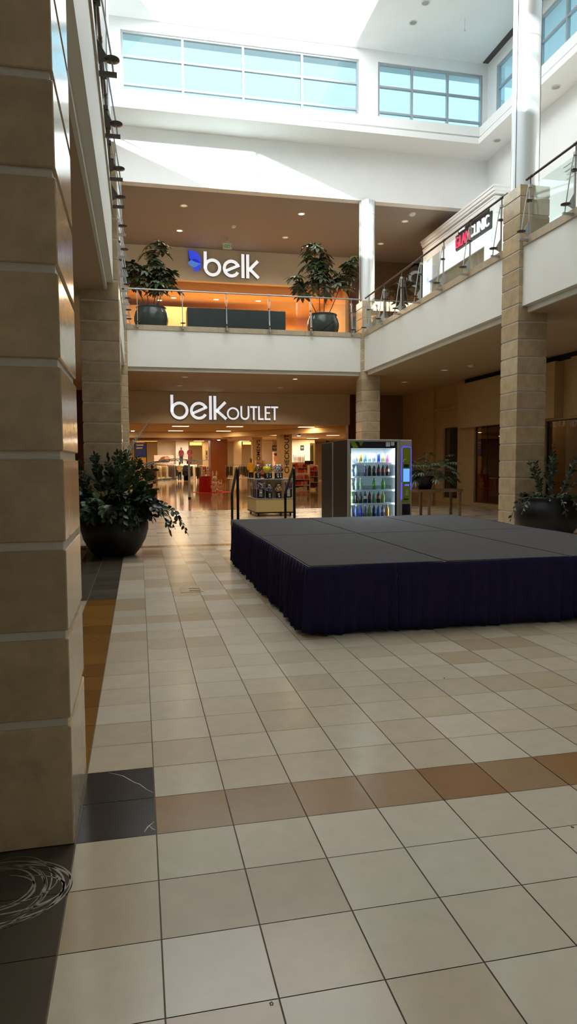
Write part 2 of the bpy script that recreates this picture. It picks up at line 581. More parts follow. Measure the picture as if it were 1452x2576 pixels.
def window(name, axis, c, a0, a1, cuts, z0=WB, z1=WT, rows=(12.86, 13.66), w=0.035):
    """aluminium window: frame, mullions and transoms as parts of the opening, one pane per bay"""
    f = MB()
    g = MB()
    def bx(m, p0, z0_, p1, z1_, d):
        if axis == 'x':
            m.box(p0, c - d, z0_, p1, c + d, z1_)
        else:
            m.box(c - d, p0, z0_, c + d, p1, z1_)
    for p in [a0 + w, *cuts, a1 - w]:
        bx(f, p - w, z0, p + w, z1, 0.05)
    for z in [z0 + 0.03, *rows, z1 - 0.03]:
        bx(f, a0, z - w * 0.85, a1, z + w * 0.85, 0.045)
    bx(g, a0, z0, a1, z1, 0.004)
    o = f.build(name, 'window_frame', kind='structure')
    g.build('pane', 'window_glass', o)
    return o
window('window_1', 'x', YB + 0.08, -0.32, 7.13, [1.51, 3.37, 5.25])
window('window_2', 'x', YB + 0.08, 7.77, 11.47, [8.96, 10.22])
window('window_3', 'y', XW + 0.08, 9.9, 18.57, [9.9 + 8.67 * k / 7 for k in range(1, 7)])
window('window_4', 'y', XW + 0.08, 0.6, 9.3, [0.6 + 8.7 * k / 7 for k in range(1, 7)])
window('window_5', 'y', XWL - 0.08, YBACK + 0.6, 18.57, [-2.9, 1.6, 6.2, 10.78, 15.4], w=0.022)
window('window_6', 'y', XW + 0.08, YBACK + 0.6, 0.0, [-5.5, -3.7, -1.9])
window('window_7', 'x', YB + 0.08, -4.6, -0.98, [-3.4, -2.2])
slab('roof_eave_back', [(XWL - 1, YB + 0.3, 14.42, XW + 2, YB + 0.58, 14.6)], 'eave_paint')
slab('roof_eave_right', [(XW + 0.3, YBACK, 14.42, XW + 1.5, YB + 0.3, 14.6)], 'eave_paint')

# atrium ceiling with the skylight well (far edge against the far wall, left edge cut on the slant)
SK = [(0.85, YB), (6.98, YB), (6.98, 4.0), (-0.9, 4.0), (-0.9, 16.3), (0.24, 18.3)]
mb = MB()
z0, z1 = CEIL, CEIL + 0.06
mb.add([(6.98, YBACK, z0), (XW - 0.0, YBACK, z0), (XW, YB, z0), (6.98, YB, z0)], [(0, 3, 2, 1)])
mb.add([(XWL, YBACK, z0), (-0.9, YBACK, z0), (-0.9, 16.3, z0), (0.24, 18.3, z0), (0.85, YB, z0), (XWL, YB, z0)], [(5, 4, 3, 2, 1, 0)])
mb.add([(-0.9, YBACK, z0), (6.98, YBACK, z0), (6.98, 4.0, z0), (-0.9, 4.0, z0)], [(3, 2, 1, 0)])
mb.build('ceiling', 'white_paint', kind='structure', solid=0.06)
mb = MB()
n = len(SK)
ins = [(0.88, YB - 0.02), (6.96, YB - 0.02), (6.96, 4.02), (-0.88, 4.02), (-0.88, 16.29), (0.265, 18.28)]
for k in range(n):
    p, q = ins[k], ins[(k + 1) % n]
    mb.add([(p[0], p[1], CEIL - 0.015), (q[0], q[1], CEIL - 0.015), (q[0], q[1], 15.21), (p[0], p[1], 15.21)], [(0, 1, 2, 3)])
mb.build('trim_skylight_well', 'white_paint', kind='structure', solid=0.05)
mat('skylight_diffuser', (245, 245, 240), 0.6, emit=(252, 253, 255), estr=3.4)
MB().box(-0.98, 3.9, 15.22, 7.05, YB + 0.04, 15.24).build('window_skylight', 'skylight_diffuser', kind='structure')
slab('trim_skylight_ring', [(6.98, 4.0, CEIL - 0.02, 7.06, YB, CEIL), (0.85, YB - 0.06, CEIL - 0.02, 6.98, YB, CEIL)], 'white_paint')
slab('roof', [(XWL - 1, YBACK - 0.3, 15.3, XW + 1.5, YB + 0.75, 15.4)], 'eave_paint')
slab('trim_dark_slot_strip', [(11.42, 9.9, CEIL - 0.012, 11.62, 19.1, CEIL - 0.002)], 'dark_seam')  # flat dark strip, its colour standing in for the shade of a recessed slot

# upper concourse: ceiling behind the far wall, store front with its sign wall
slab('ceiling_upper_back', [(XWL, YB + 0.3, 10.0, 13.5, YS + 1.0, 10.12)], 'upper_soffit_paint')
slab('wall_upper_sign', [(-3.0, YS, 8.74, 8.79, YS + 0.25, 10.0)], 'sign_wall_paint')
slab('wall_upper_back_right', [(8.79, YS + 0.25, UF, 13.5, YS + 0.5, 10.0)], 'brown_wall')
slab('wall_upper_jamb', [(8.79, YS, UF, 9.0, YS + 0.25, 10.0)], 'dark_wood')
slab('wall_upper_back_left', [(XWL - 1, YS, UF, -3.0, YS + 0.25, 10.0)], 'brown_wall')
slab('wall_upper_outer', [(13.5, YB + 0.3, UF, 13.6, YS + 0.5, 10.1), (XW + 0.3, YB + 0.3, UF, 13.5, YB + 0.35, 10.1)], 'brown_wall')
slab('wall_upper_left_outer', [(XWL - 0.3, YB + 0.3, UF, XWL, YS + 0.3, 10.1)], 'white_paint')
# inside the upper store
slab('wall_upper_store', [(-3.0, 32.0, UF, 9.0, 32.2, 9.0), (-3.2, YS + 0.25, UF, -3.0, 32.2, 9.0), (8.6, YS + 0.25, UF, 8.8, 32.2, 9.0)], 'orange_wall')
slab('wall_upper_store_partition', [(-1.6, 29.3, UF, 5.9, 29.5, 8.62)], 'orange_wall')
slab('wall_upper_store_niche', [(6.5, 31.2, UF, 8.6, 31.4, 8.0)], 'store_white')
slab('ceiling_upper_store', [(-3.2, YS + 0.25, 8.9, 8.8, 32.2, 9.0)], 'orange_wall')
slab('trim_upper_store_header', [(-3.0, YS + 0.8, 8.52, 8.6, YS + 0.9, 8.9)], 'orange_wall')

# lower far end: sign wall over the store opening
slab('wall_lower_sign', [(-0.95, YS, 3.09, 8.72, YS + 0.25, LIP)], 'sign_wall_paint')
slab('wall_lower_jamb_right', [(8.66, YS + 0.02, 0, 8.95, YS + 0.4, LIP)], 'dark_wood')
slab('wall_lower_jamb_left', [(-3.0, YS, 0, -0.72, YS + 0.4, LIP)], 'dark_wood')
slab('wall_lower_right_end', [(8.95, YS, 0, 13.2, YS + 0.25, LIP)], 'brown_wall')
slab('wall_lower_left_end', [(-5.8, YS, 0, -3.0, YS + 0.25, LIP)], 'dark_wood')
slab('wall_left', [(-5.9, YBACK, 0, -5.6, YS, LIP + 0.1)], 'tan_stone_wall')

# lower right shop wall (runs along the right side) with its windows
XS = 11.2
mb = MB()
def wall_yz(mb, x, y0, y1, z0, z1, holes, th=0.25):
    """wall in the plane x with rectangular holes (y0, y1, z0, z1), sorted by y"""
    y = y0
    for h in holes:
        mb.box(x, y, z0, x + th, h[0], z1)
        mb.box(x, h[0], z0, x + th, h[1], h[2])
        mb.box(x, h[0], h[3], x + th, h[1], z1)
        y = h[1]
    mb.box(x, y, z0, x + th, y1, z1)
wall_yz(mb, XS, YBACK, YS, 0, 4.2, [(10.6, 14.75, 0.12, 2.62), (17.1, 18.9, 0.10, 2.76), (20.15, 21.3, 0.16, 2.76)])
mb.build('wall_right', 'tan_stone_wall', kind='structure')
slab('wall_right_bulkhead', [(XS - 0.28, 13.9, 2.66, XS, 19.6, 4.17), (XS - 0.28, 8.0, 2.66, XS, 13.2, 4.17), (XS - 0.12, 19.6, 3.42, XS, 21.9, 3.5)], 'tan_stone_wall')
slab('trim_shadow_gap', [(XS - 0.02, YBACK, 4.205, XS + 0.1, 19.6, LIP)], 'gap_shade_black')  # solid strip, the shade of the open gap put into its black
slab('wall_right_upper_strip', [(XS, 19.6, 4.201, XS + 0.25, YS, LIP)], 'tan_stone_wall')
slab('wall_right_shop_added_panel', [(13.4, 15.5, 0.012, 13.5, 20.0, 2.9)], 'store_wall')  # panel added behind the glass to give the windows a warm tone
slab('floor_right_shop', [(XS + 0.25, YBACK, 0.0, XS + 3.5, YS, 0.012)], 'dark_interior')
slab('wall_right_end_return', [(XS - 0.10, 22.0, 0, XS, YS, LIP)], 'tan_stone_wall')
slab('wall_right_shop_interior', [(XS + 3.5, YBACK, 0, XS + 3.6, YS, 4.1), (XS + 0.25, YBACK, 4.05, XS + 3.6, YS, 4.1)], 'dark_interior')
for k, (y0, y1, z0, z1, cuts) in enumerate([(10.6, 14.75, 0.12, 2.62, [13.3, 12.0]), (17.1, 18.9, 0.10, 2.76, [18.15]), (20.15, 21.3, 0.16, 2.76, [])]):
    f = MB()
    for y in [y0 + 0.02, *cuts, y1 - 0.02]:
        f.box(XS + 0.06, y - (0.02 if y in (y0 + 0.02, y1 - 0.02) else 0.006), z0, XS + 0.10, y + (0.02 if y in (y0 + 0.02, y1 - 0.02) else 0.006), z1)
    f.box(XS + 0.06, y0, z0, XS + 0.1, y1, z0 + 0.03)
    f.box(XS + 0.06, y0, z1 - 0.03, XS + 0.1, y1, z1)
    o = f.build('window_%d' % (8 + k), 'dark_seam', kind='structure')
    MB().box(XS + 0.075, y0, z0, XS + 0.083, y1, z1).build('pane', 'shop_glass', o)

# upper right shops standing out of the wall: white boxes with cornices
def shop_box(y0, y1, ztop, name):
    mb = MB()
    x = 10.35
    wall_yz(mb, x, y0, y1, UF, ztop - 0.30, [(y0 + 0.6, y1 - 0.5, UF + 0.1, 8.02)], 0.15)
    mb.box(x + 0.151, y0, UF, XW, y0 + 0.15, ztop - 0.401)
    mb.box(x + 0.151, y1 - 0.15, UF, XW, y1, ztop - 0.401)
    mb.box(x + 0.151, y0, ztop - 0.4, XW, y1, ztop - 0.35)
    for k, (d, za, zb) in enumerate([(0.015, -0.36, -0.31), (0.03, -0.24, -0.16), (0.06, -0.16, -0.06), (0.08, -0.06, 0)]):
        mb.box(x - d, y0 - d, ztop + za, XW, y1 + d, ztop + zb)
    mb.box(x + 0.2, y0 + 0.2, UF + 0.1, x + 0.22, y0 + 0.6, 8.02)
    return mb.build(name, 'white_paint', kind='structure')
shop_box(16.2, 21.4, 9.6, 'wall_upper_shop')
shop_box(8.4, 12.7, 8.72, 'wall_upper_shop')
for y0, y1 in ((16.8, 20.9), (9.0, 12.2)):
    slab('wall_shop_interior', [(11.55, y0 - 0.4, UF, 11.64, y1 + 0.3, 8.4), (10.52, y0 - 0.4, 8.1, 11.55, y1 + 0.3, 8.2)], 'white_paint')
    o = MB().box(10.42, y0, UF + 0.1, 10.425, y1, 8.02).build('window_11' if y0 > 12 else 'window_12', 'shop_glass', kind='structure')

# the big store inside: shell, bulkheads, wood wall
slab('ceiling_store', [(-14, YS + 0.25, 3.7, 24, 74, 3.9)], 'store_wall')
slab('wall_store_back', [(-14, 70, 0, 24, 70.3, 3.7)], 'store_white')
slab('wall_store_left', [(-14.2, YS, 0, -14, 70, 3.7)], 'store_wall')
slab('wall_store_right', [(24, YS, 0, 24.2, 70, 3.7)], 'store_wall')
slab('wall_store_front', [(-14, YS + 0.1, 0, -3.0, YS + 0.3, 3.8), (13.2, YS + 0.1, 0, 24, YS + 0.3, 3.8)], 'store_wall')
# ------------------------------------------------------------------ glass railings round the upper floor
def railing(name, label, axis, c, out, a0, a1, posts, pm='rail_metal', hm='rail_metal'):
    """axis: running direction; c: kerb line; out: +1/-1 towards the atrium; posts: positions along the run"""
    def P(a, d, z):
        return (a, c + out * d, z) if axis == 'x' else (c + out * d, a, z)
    root = thing(name, label, 'railing', P((a0 + a1) / 2, 0, CT), 'glass railings around the upper floor')
    hr = MB()
    hr.tube([P(a0, 0.0, RAIL), P(a1, 0.0, RAIL)], 0.024, 10)
    for a in posts:
        hr.tube([P(a, 0, RAIL - 0.13), P(a, 0, RAIL)], 0.012, 6)
        hr.tube([P(a - 0.05, 0, RAIL), P(a + 0.05, 0, RAIL)], 0.030, 10)
    hr.build('handrail', hm, root)
    def bar(m, a_, d0, z0, a2, d1, z1):
        p, q = P(a_, d0, z0), P(a2, d1, z1)
        m.box(*p, *q)
    ps = sorted(posts)
    ends = [a0 + 0.02] + ps + [a1 - 0.02]
    for p, q in zip(ends[:-1], ends[1:]):
        if q - p > 0.25:
            m = MB()
            bar(m, p + 0.04, -0.035, CT + 0.015, q - 0.04, -0.023, RAIL - 0.17)
            m.build('glass_panel', 'rail_glass', root)
    for a in posts:
        m = MB()
        bar(m, a - 0.011, -0.01, CT - 0.13, a + 0.011, 0.024, RAIL - 0.18)
        po = m.build('post', pm, root)
        m = MB()
        bar(m, a - 0.028, -0.025, RAIL - 0.20, a + 0.028, 0.035, RAIL - 0.14)
        m.build('post_cap', pm, po)
        m = MB()
        bar(m, a - 0.035, -0.03, RAIL - 0.435, a + 0.035, 0.07, RAIL - 0.425)
        bar(m, a - 0.035, -0.03, RAIL - 0.46, a + 0.035, 0.07, RAIL - 0.45)
        m.build('clamp', 'dark_rail', po)
        # disc with its stub, arm, gusset
        m = MB()
        cx, cy, _ = P(a, 0.175, 0)
        m.lathe(cx, cy, [(0.03, CT + 0.045), (0.082, CT + 0.06), (0.082, CT + 0.072)], 20)
        m.build('disc', 'dark_rail', po)
        m = MB()
        bar(m, a - 0.022, 0.0, CT - 0.11, a + 0.022, 0.225, CT - 0.07)
        m.build('bracket_arm', pm, po)
        m = MB()
        d_ = (Vector(P(0, 1, 0)) - Vector(P(0, 0, 0)))
        m.prism([(0.024, CT + 0.26), (0.024, CT - 0.01), (0.09, CT + 0.03), (0.15, CT + 0.05)], P(a - (0.006 if axis == 'y' else -0.006), 0, 0), d_, (0, 0, 1), 0.012 * (1 if out > 0 else 1))
        m.build('gusset', pm, po)
        m = MB()
        m.tube([P(a, 0.04, RAIL - 0.19), P(a, 0.09, RAIL - 0.45), P(a, 0.175, CT + 0.06), P(a, 0.19, CT - 0.09)], 0.011, 6)
        m.build('tie_rod', 'rail_metal', po)
    return root

railing('glass_railing', 'far glass railing in front of the upper store with the two potted trees', 'x', YB - 0.03, -1, XL + 0.02, XR, [0.01 + 1.37 * k for k in range(6)])
railing('glass_railing', 'long glass railing on the right, between the two right stone pillars', 'y', XR + 0.10, -1, 9.48 + PW + 0.02, 18.90, [10.34, 11.68, 13.04, 14.40, 15.78, 17.16, 18.54], hm='dark_rail')
railing('glass_railing', 'glass railing at the upper right edge, in front of the nearer right pillar', 'y', XR + 0.10, -1, 1.0, 9.44, [9.30, 7.93, 6.55, 5.15, 3.8, 2.4], hm='dark_rail')
railing('glass_railing', 'glass railing high on the left, above the nearest pillar gap', 'y', XL - 0.10, 1, PW + 0.05, 9.24, [1.1, 2.45, 3.85, 5.25, 6.67, 8.02, 9.12], 'dark_rail', 'dark_rail')
railing('glass_railing', 'far left glass railing, seen edge-on beyond the second left pillar', 'y', XL - 0.10, 1, 9.28 + PW + 0.03, 18.86, [10.5, 11.88, 13.26, 14.64, 16.02, 17.4, 18.6])
# ------------------------------------------------------------------ stage: six platforms, pleated navy skirts, handrails
SX, SY, SZ, DW, DL = 1.34, 2.88, 0.593, 1.245, 2.51
where = [['front left', 'front middle', 'front right'], ['rear left', 'rear middle', 'rear right']]
for r in range(2):
    for c in range(3):
        x0, y0 = SX + c * DW, SY + r * DL
        root = thing('stage_platform', 'grey carpeted %s platform of the low stage' % where[r][c], 'stage', (x0 + DW / 2, y0 + DL / 2, 0), 'platforms of the stage')
        MB().box(x0 + 0.014, y0 + 0.014, SZ - 0.03, x0 + DW - 0.014, y0 + DL - 0.014, SZ, 0, 0.003).build('deck', 'deck_carpet', root)
        m = MB()
        for a in (0, 1):
            xx = x0 + 0.003 if a == 0 else x0 + DW - 0.012
            m.box(xx, y0 + 0.003, SZ - 0.09, xx + 0.009, y0 + DL - 0.003, SZ - 0.008)
            yy = y0 + 0.003 if a == 0 else y0 + DL - 0.012
            m.box(x0 + 0.012, yy, SZ - 0.09, x0 + DW - 0.012, yy + 0.009, SZ - 0.008)
        m.build('edge_frame', 'deck_edge', root)
        for lx in (x0 + 0.03, x0 + DW - 0.07):
            for ly in (y0 + 0.03, y0 + DL - 0.07):
                MB().box(lx, ly, 0, lx + 0.04, ly + 0.04, SZ - 0.09).build('leg', 'black_metal', root)

def skirt(path, label, seed, zt=SZ - 0.004, pitch=0.125):
    """pleated cloth hung along a polyline in plan (outside on the right of travel)"""
    rr = random.Random(seed)
    pts = []
    for (p, q) in zip(path[:-1], path[1:]):
        p, q = Vector((*p, 0)), Vector((*q, 0))
        L_ = (q - p).length
        n = int(L_ / 0.0104)
        t = (q - p).normalized()
        nr = Vector((t.y, -t.x, 0))
        for i in range(n + (1 if q == Vector((*path[-1], 0)) else 0)):
            pts.append((p + t * (L_ * i / n), nr))
    zs = [zt, zt - 0.035, zt - 0.09, 0.36, 0.2, 0.1, 0.018]
    ph = 0.0
    rows = []
    prof = []
    amp = 0.02
    for k in range(len(pts)):
        ph += 0.0104 / pitch
        if int(ph) != int(ph - 0.0104 / pitch):
            amp = 0.022 * rr.uniform(0.5, 1.5)
            ph += rr.uniform(-0.12, 0.12)
        f = ph % 1.0
        # box pleat: steep front edge, slow return
        w = (f / 0.72) if f < 0.72 else (1 - (f - 0.72) / 0.28)
        prof.append((0.15 + (w ** 1.3)) * amp * 1.5)
    for j, z in enumerate(zs):
        k = [0.12, 0.25, 0.55, 0.95, 1.15, 1.3, 1.45][j]
        sag = 0.004 * math.sin(j) if j else 0
        rows.append([tuple(p + nr * (0.006 + pr * k + 0.012 * (j / 6.0)) + Vector((0, 0, z + (0.006 * math.sin(i * 0.045 + seed) if j == 0 else 0) + (0.012 * math.sin(i * 0.11 + seed) * (j == 6)))))
                     for i, ((p, nr), pr) in enumerate(zip(pts, prof))])
    m = MB()
    n = len(pts)
    vs = [p for r in rows for p in r]
    fs = [(j * n + i, (j + 1) * n + i, (j + 1) * n + i + 1, j * n + i + 1) for j in range(len(zs) - 1) for i in range(n - 1)]
    m.add(vs, fs, 0, True)
    o = m.build('stage_skirt', 'navy_cloth', solid=0.004)
    tag(o, label, 'stage skirt', 'pleated skirts around the stage')
    return o
skirt([(SX - 0.004, 7.55), (SX - 0.004, SY - 0.004), (2.115, SY - 0.004)], 'navy pleated stage skirt wrapping the left side and front left corner', 3)
skirt([(2.125, SY - 0.012), (5.08, SY - 0.012)], 'navy pleated stage skirt along the front, right of the gap', 8)
skirt([(5.083, SY), (5.083, 7.8)], 'navy pleated stage skirt on the far right side of the stage', 5)

for k, (x, lab) in enumerate([(1.47, 'black stair handrail at the rear left corner of the stage'), (2.38, 'black stair handrail in front of the candy machine cart')]):
    root = thing('stair_handrail', lab, 'handrail', (x, 7.98, 0), 'handrails of the stage stairs')
    pts = [(x, 7.97, 0.03)] + [(x, 7.97, 1.30)]
    for a in range(0, 7):
        an = math.radians(a * 20)
        pts.append((x, 8.02 - 0.05 * math.cos(an), 1.33 + 0.055 * math.sin(an)))
    pts += [(x, 8.62, 0.99), (x, 8.66, 0.93), (x, 8.67, 0.03)]
    MB().tube(pts, 0.022, 10).build('rail', 'black_metal', root)
    for y in (7.97, 8.67):
        MB().lathe(x, y, [(0.05, 0.0), (0.05, 0.012), (0.03, 0.03)], 14).build('foot_plate', 'black_metal', root)
# ------------------------------------------------------------------ drinks vending machine and the one behind it
mat('vend_black', (29, 24, 22), 0.45, var=0.08, spec=0.3)
mat('vend_side', (44, 33, 26), 0.5, metal=0.0, var=0.15, scale=2, spec=0.25)
mat('vend_frame', (186, 180, 170), 0.4, metal=0.3, var=0.03)
mat('vend_purple', (34, 26, 46), 0.3, var=0.05)
mat('lime', (140, 160, 24), 0.4, var=0.06)
mat('led_blue', (60, 60, 255), 0.4, emit=(64, 56, 255), estr=2.2)
mat('screen_blue', (70, 120, 220), 0.3, emit=(84, 140, 235), estr=1.3)
mat('vend_white', (236, 240, 242), 0.5, var=0.01)
mat('cool_strip', (255, 255, 255), 0.5, emit=(250, 250, 252), estr=30.0)
VX, VY, VT = 3.38, 8.30, 1.855
vx1 = 4.285                     # right edge of the glass door
def vm_body(m, x0, x1, y0, y1, z0, z1):
    m.box(x0, y0, z0, x1, y1, z1, 0, 0.012)
root = thing('vending_machine', 'lit glass-front drinks vending machine behind the stage', 'vending machine', (VX + 0.57, VY + 0.45, 0))
x1 = 4.515
m = MB()
m.box(VX, VY + 0.06, 0.10, VX + 0.04, VY + 0.87, VT, 0, 0.006)
m.box(VX + 0.04, VY + 0.78, 0.10, x1, VY + 0.87, VT, 0, 0.006)
m.box(x1 - 0.24, VY + 0.06, 0.10, x1, VY + 0.78, VT, 0, 0.006)
m.box(VX + 0.04, VY + 0.06, VT - 0.10, x1 - 0.24, VY + 0.78, VT, 0, 0.006)
m.box(VX + 0.04, VY + 0.06, 0.10, x1 - 0.24, VY + 0.78, 0.30, 0, 0.006)
m.build('cabinet', 'vend_side', root)
m = MB()
m.box(VX + 0.041, VY + 0.72, 0.30, vx1 - 0.011, VY + 0.775, VT - 0.105)
m.box(VX + 0.041, VY + 0.10, 0.30, VX + 0.05, VY + 0.72, VT - 0.105)
m.box(vx1 - 0.02, VY + 0.10, 0.30, vx1 - 0.011, VY + 0.72, VT - 0.105)
m.build('liner', 'vend_white', root)
m = MB()
m.box(VX, VY, 0.08, VX + 0.035, VY + 0.055, VT, 0, 0.004)
m.box(vx1 - 0.035, VY, 0.08, vx1 + 0.01, VY + 0.055, VT, 0, 0.004)
m.box(VX + 0.035, VY, VT - 0.035, vx1 - 0.035, VY + 0.055, VT, 0, 0.004)
m.box(VX + 0.035, VY, 0.08, vx1 - 0.035, VY + 0.055, 0.34, 0, 0.004)
door = m.build('door', 'vend_frame', root)
# dark printed border round the window, rounded opening
m = MB()
m.box(VX + 0.035, VY + 0.012, VT - 0.145, vx1 - 0.035, VY + 0.03, VT - 0.035)
m.box(VX + 0.035, VY + 0.012, 0.34, VX + 0.055, VY + 0.03, VT - 0.145)
m.box(vx1 - 0.065, VY + 0.012, 0.34, vx1 - 0.035, VY + 0.03, VT - 0.145)
m.build('printed_border', 'vend_purple', door)
m = MB()
zt = VT - 0.037
m.prism([(0.037, zt), (0.125, zt), (0.185, zt - 0.1), (0.09, zt - 0.105)], (VX, VY + 0.012, 0), (1, 0, 0), (0, 0, 1), 0.003)
m.prism([(0.19, zt), (0.28, zt), (0.225, zt - 0.075)], (VX, VY + 0.012, 0), (1, 0, 0), (0, 0, 1), 0.003)
m.prism([(0.037, 0.36), (0.052, 0.36), (0.052, 1.62), (0.037, 1.60)], (VX, VY + 0.012, 0), (1, 0, 0), (0, 0, 1), 0.003)
m.build('lime_graphic', 'lime', door)
for k, (xa, xb, za, zb) in enumerate([(0.67, 0.745, 0.17, 0.10), (0.76, 0.82, 0.155, 0.098)]):
    MB().box(VX + xa, VY + 0.006, zt - za + 0.09, VX + xb, VY + 0.012, zt - zb + 0.095).build('sticker', 'white_plastic', door)
MB().box(VX + 0.055, VY + 0.018, 0.34, vx1 - 0.065, VY + 0.024, VT - 0.145).build('window', 'window_glass', door)
# payment column
m = MB()
m.box(vx1 + 0.012, VY + 0.0, 0.08, x1, VY + 0.06, VT - 0.005, 0, 0.006)
col = m.build('payment_column', 'vend_frame', root)
cx0, cx1 = vx1 + 0.055, x1 - 0.02
MB().box(cx0, VY - 0.006, 0.78, cx1, VY, 1.72, 0, 0.002).build('lime_panel', 'lime', col)
m = MB()
m.tube([(cx0 - 0.008, VY - 0.006, 1.16), (cx0 - 0.004, VY - 0.006, 1.70), (cx0 + 0.012, VY - 0.006, 1.73), (cx1 - 0.012, VY - 0.006, 1.73), (cx1 + 0.006, VY - 0.006, 1.70), (cx1 + 0.01, VY - 0.006, 1.0)], 0.0035, 6)
m.tube([(cx0 - 0.006, VY - 0.006, 0.84), (cx0 - 0.006, VY - 0.006, 1.13)], 0.006, 6)
m.tube([(cx1 + 0.004, VY - 0.006, 1.06), (cx1 + 0.004, VY - 0.006, 1.12)], 0.008, 6)
m.box(cx0 + 0.05, VY - 0.012, 1.07, cx1 - 0.03, VY - 0.006, 1.095)
m.build('led_strip', 'led_blue', col)
MB().box(cx0 + 0.02, VY - 0.014, 1.14, cx1 - 0.025, VY - 0.006, 1.36).build('touch_screen', 'screen_blue', col)
m = MB()
m.box(cx0 + 0.03, VY - 0.016, 1.385, cx1 - 0.04, VY - 0.006, 1.435)
m.box(cx0 + 0.03, VY - 0.012, 0.83, cx1 - 0.04, VY - 0.006, 0.85)
m.build('card_reader', 'vend_black', col)
MB().arc((0, 0), 0.03, 0.038, 60, 200, (cx0 + 0.055, VY - 0.006, 1.49), (1, 0, 0), (0, 0, 1), 0.004, 10).build('arrow_mark', 'white_plastic', col)
MB().box(cx0 + 0.06, VY - 0.012, 0.90, cx1 - 0.045, VY - 0.006, 1.0).build('coin_slot', 'vend_frame', col)
m = MB()
m.box(cx0 + 0.005, VY - 0.004, 0.56, cx1 - 0.005, VY + 0.001, 0.76)
m.build('return_tray', 'vend_purple', col)
m = MB()
m.box(cx0 + 0.005, VY - 0.02, 0.555, cx1 - 0.005, VY - 0.004, 0.57)
m.build('tray_lip', 'joint_metal', col)
m = MB()
for xx in (VX + 0.06, x1 - 0.1):
    for yy in (VY + 0.12, VY + 0.75):
        m.box(xx, yy, 0, xx + 0.05, yy + 0.05, 0.1)
m.build('feet', 'black_metal', root)
# light strips and shelves with clear dividers
m = MB()
m.box(VX + 0.052, VY + 0.07, 0.36, VX + 0.062, VY + 0.09, VT - 0.15)
m.box(vx1 - 0.034, VY + 0.07, 0.36, vx1 - 0.024, VY + 0.09, VT - 0.15)
m.build('light_strip', 'cool_strip', root)
area_light('vending_light', (VX + 0.45, VY + 0.12, VT - 0.14), 0.7, 0.1, 18, (1.0, 0.99, 0.97), (0, 0.55, -1))
SHELF = [1.465, 1.235, 1.005, 0.775, 0.545]
glass_mat('divider_glass', (235, 238, 240), 1.5)
for z in SHELF:
    m = MB()
    m.box(VX + 0.064, VY + 0.10, z - 0.012, vx1 - 0.036, VY + 0.70, z)
    m.box(VX + 0.064, VY + 0.088, z - 0.026, vx1 - 0.036, VY + 0.10, z + 0.004)
    sh = m.build('shelf', 'vend_white', root)
    m = MB()
    for k in range(10):
        xx = VX + 0.07 + k * 0.0805
        m.box(xx - 0.0015, VY + 0.10, z, xx + 0.0015, VY + 0.34, z + 0.07)
    m.build('dividers', 'divider_glass', sh)

def sbox(label, y0):
    root = thing('vending_machine', label, 'vending machine', (VX + 0.5, y0 + 0.45, 0))
    MB().box(VX + 0.02, y0, 0.1, x1 - 0.02, y0 + 0.86, VT - 0.01, 0, 0.012).build('cabinet', 'vend_black', root)
    MB().box(VX, y0 + 0.0, 0.1, VX + 0.018, y0 + 0.05, VT - 0.02).build('edge_trim', 'grey_plastic', root)
    m = MB()
    for xx in (VX + 0.06, x1 - 0.1):
        for yy in (y0 + 0.1, y0 + 0.7):
            m.box(xx, yy, 0, xx + 0.05, yy + 0.05, 0.1)
    m.build('feet', 'black_metal', root)
    MB().tube([(VX + 0.08, y0 + 0.7, VT - 0.02), (VX + 0.08, y0 + 0.7, VT + 0.045), (VX + 0.13, y0 + 0.7, VT + 0.02)], 0.018, 8).build('cable_hook', 'black_metal', root)
    MB().box(VX + 0.05, y0 + 0.861, 0.3, x1 - 0.05, y0 + 0.88, VT - 0.06).build('door', 'vend_black', root)
sbox('black vending machine standing back to back behind the lit drinks machine', 9.22)

DM = {}
def dmat(col, kind):
    k = (col, kind)
    if k not in DM:
        n = 'drink_%s_%d' % (kind, len(DM))
        mat(n, col, 0.12 if kind != 'can' else 0.25, metal=0.5 if kind == 'can' else 0, var=0.04, spec=0.6)
        DM[k] = n
    return DM[k]
def bottle(x, y, z, body, cap, lab, label, can=False):
    root = thing('drink_can' if can else 'drink_bottle', label, 'can' if can else 'bottle', (x, y, z), 'drinks in the lit vending machine')
    if can:
        m = MB().lathe(x, y, [(0.022, z), (0.026, z + 0.006), (0.026, z + 0.14), (0.021, z + 0.155)], 14)
        m.build('body', dmat(body, 'can'), root)
        MB().lathe(x, y, [(0.021, z + 0.155), (0.0215, z + 0.158), (0.015, z + 0.156)], 14).build('lid', 'joint_metal', root)
    else:
        m = MB().lathe(x, y, [(0.026, z), (0.031, z + 0.008), (0.031, z + 0.05), (0.029, z + 0.075), (0.031, z + 0.10), (0.030, z + 0.125), (0.020, z + 0.155), (0.0115, z + 0.175), (0.0115, z + 0.185)], 14)
        m.build('body', dmat(body, 'pet'), root)
        MB().lathe(x, y, [(0.0135, z + 0.183), (0.0135, z + 0.2)], 12).build('cap', dmat(cap, 'cap'), root)
        if lab:
            MB().lathe(x, y, [(0.0316, z + 0.075), (0.0322, z + 0.085), (0.0322, z + 0.122), (0.0312, z + 0.124)], 14).build('label', dmat(lab, 'lab'), root)
W_, BLK, RED, GRN, CLR = (236, 236, 236), (38, 20, 18), (196, 36, 40), (80, 150, 40), (186, 196, 202)
NM = ['far left end', 'second from left', 'third from left', 'fourth from left', 'middle', 'fourth from right', 'third from right', 'second from right', 'far right end']
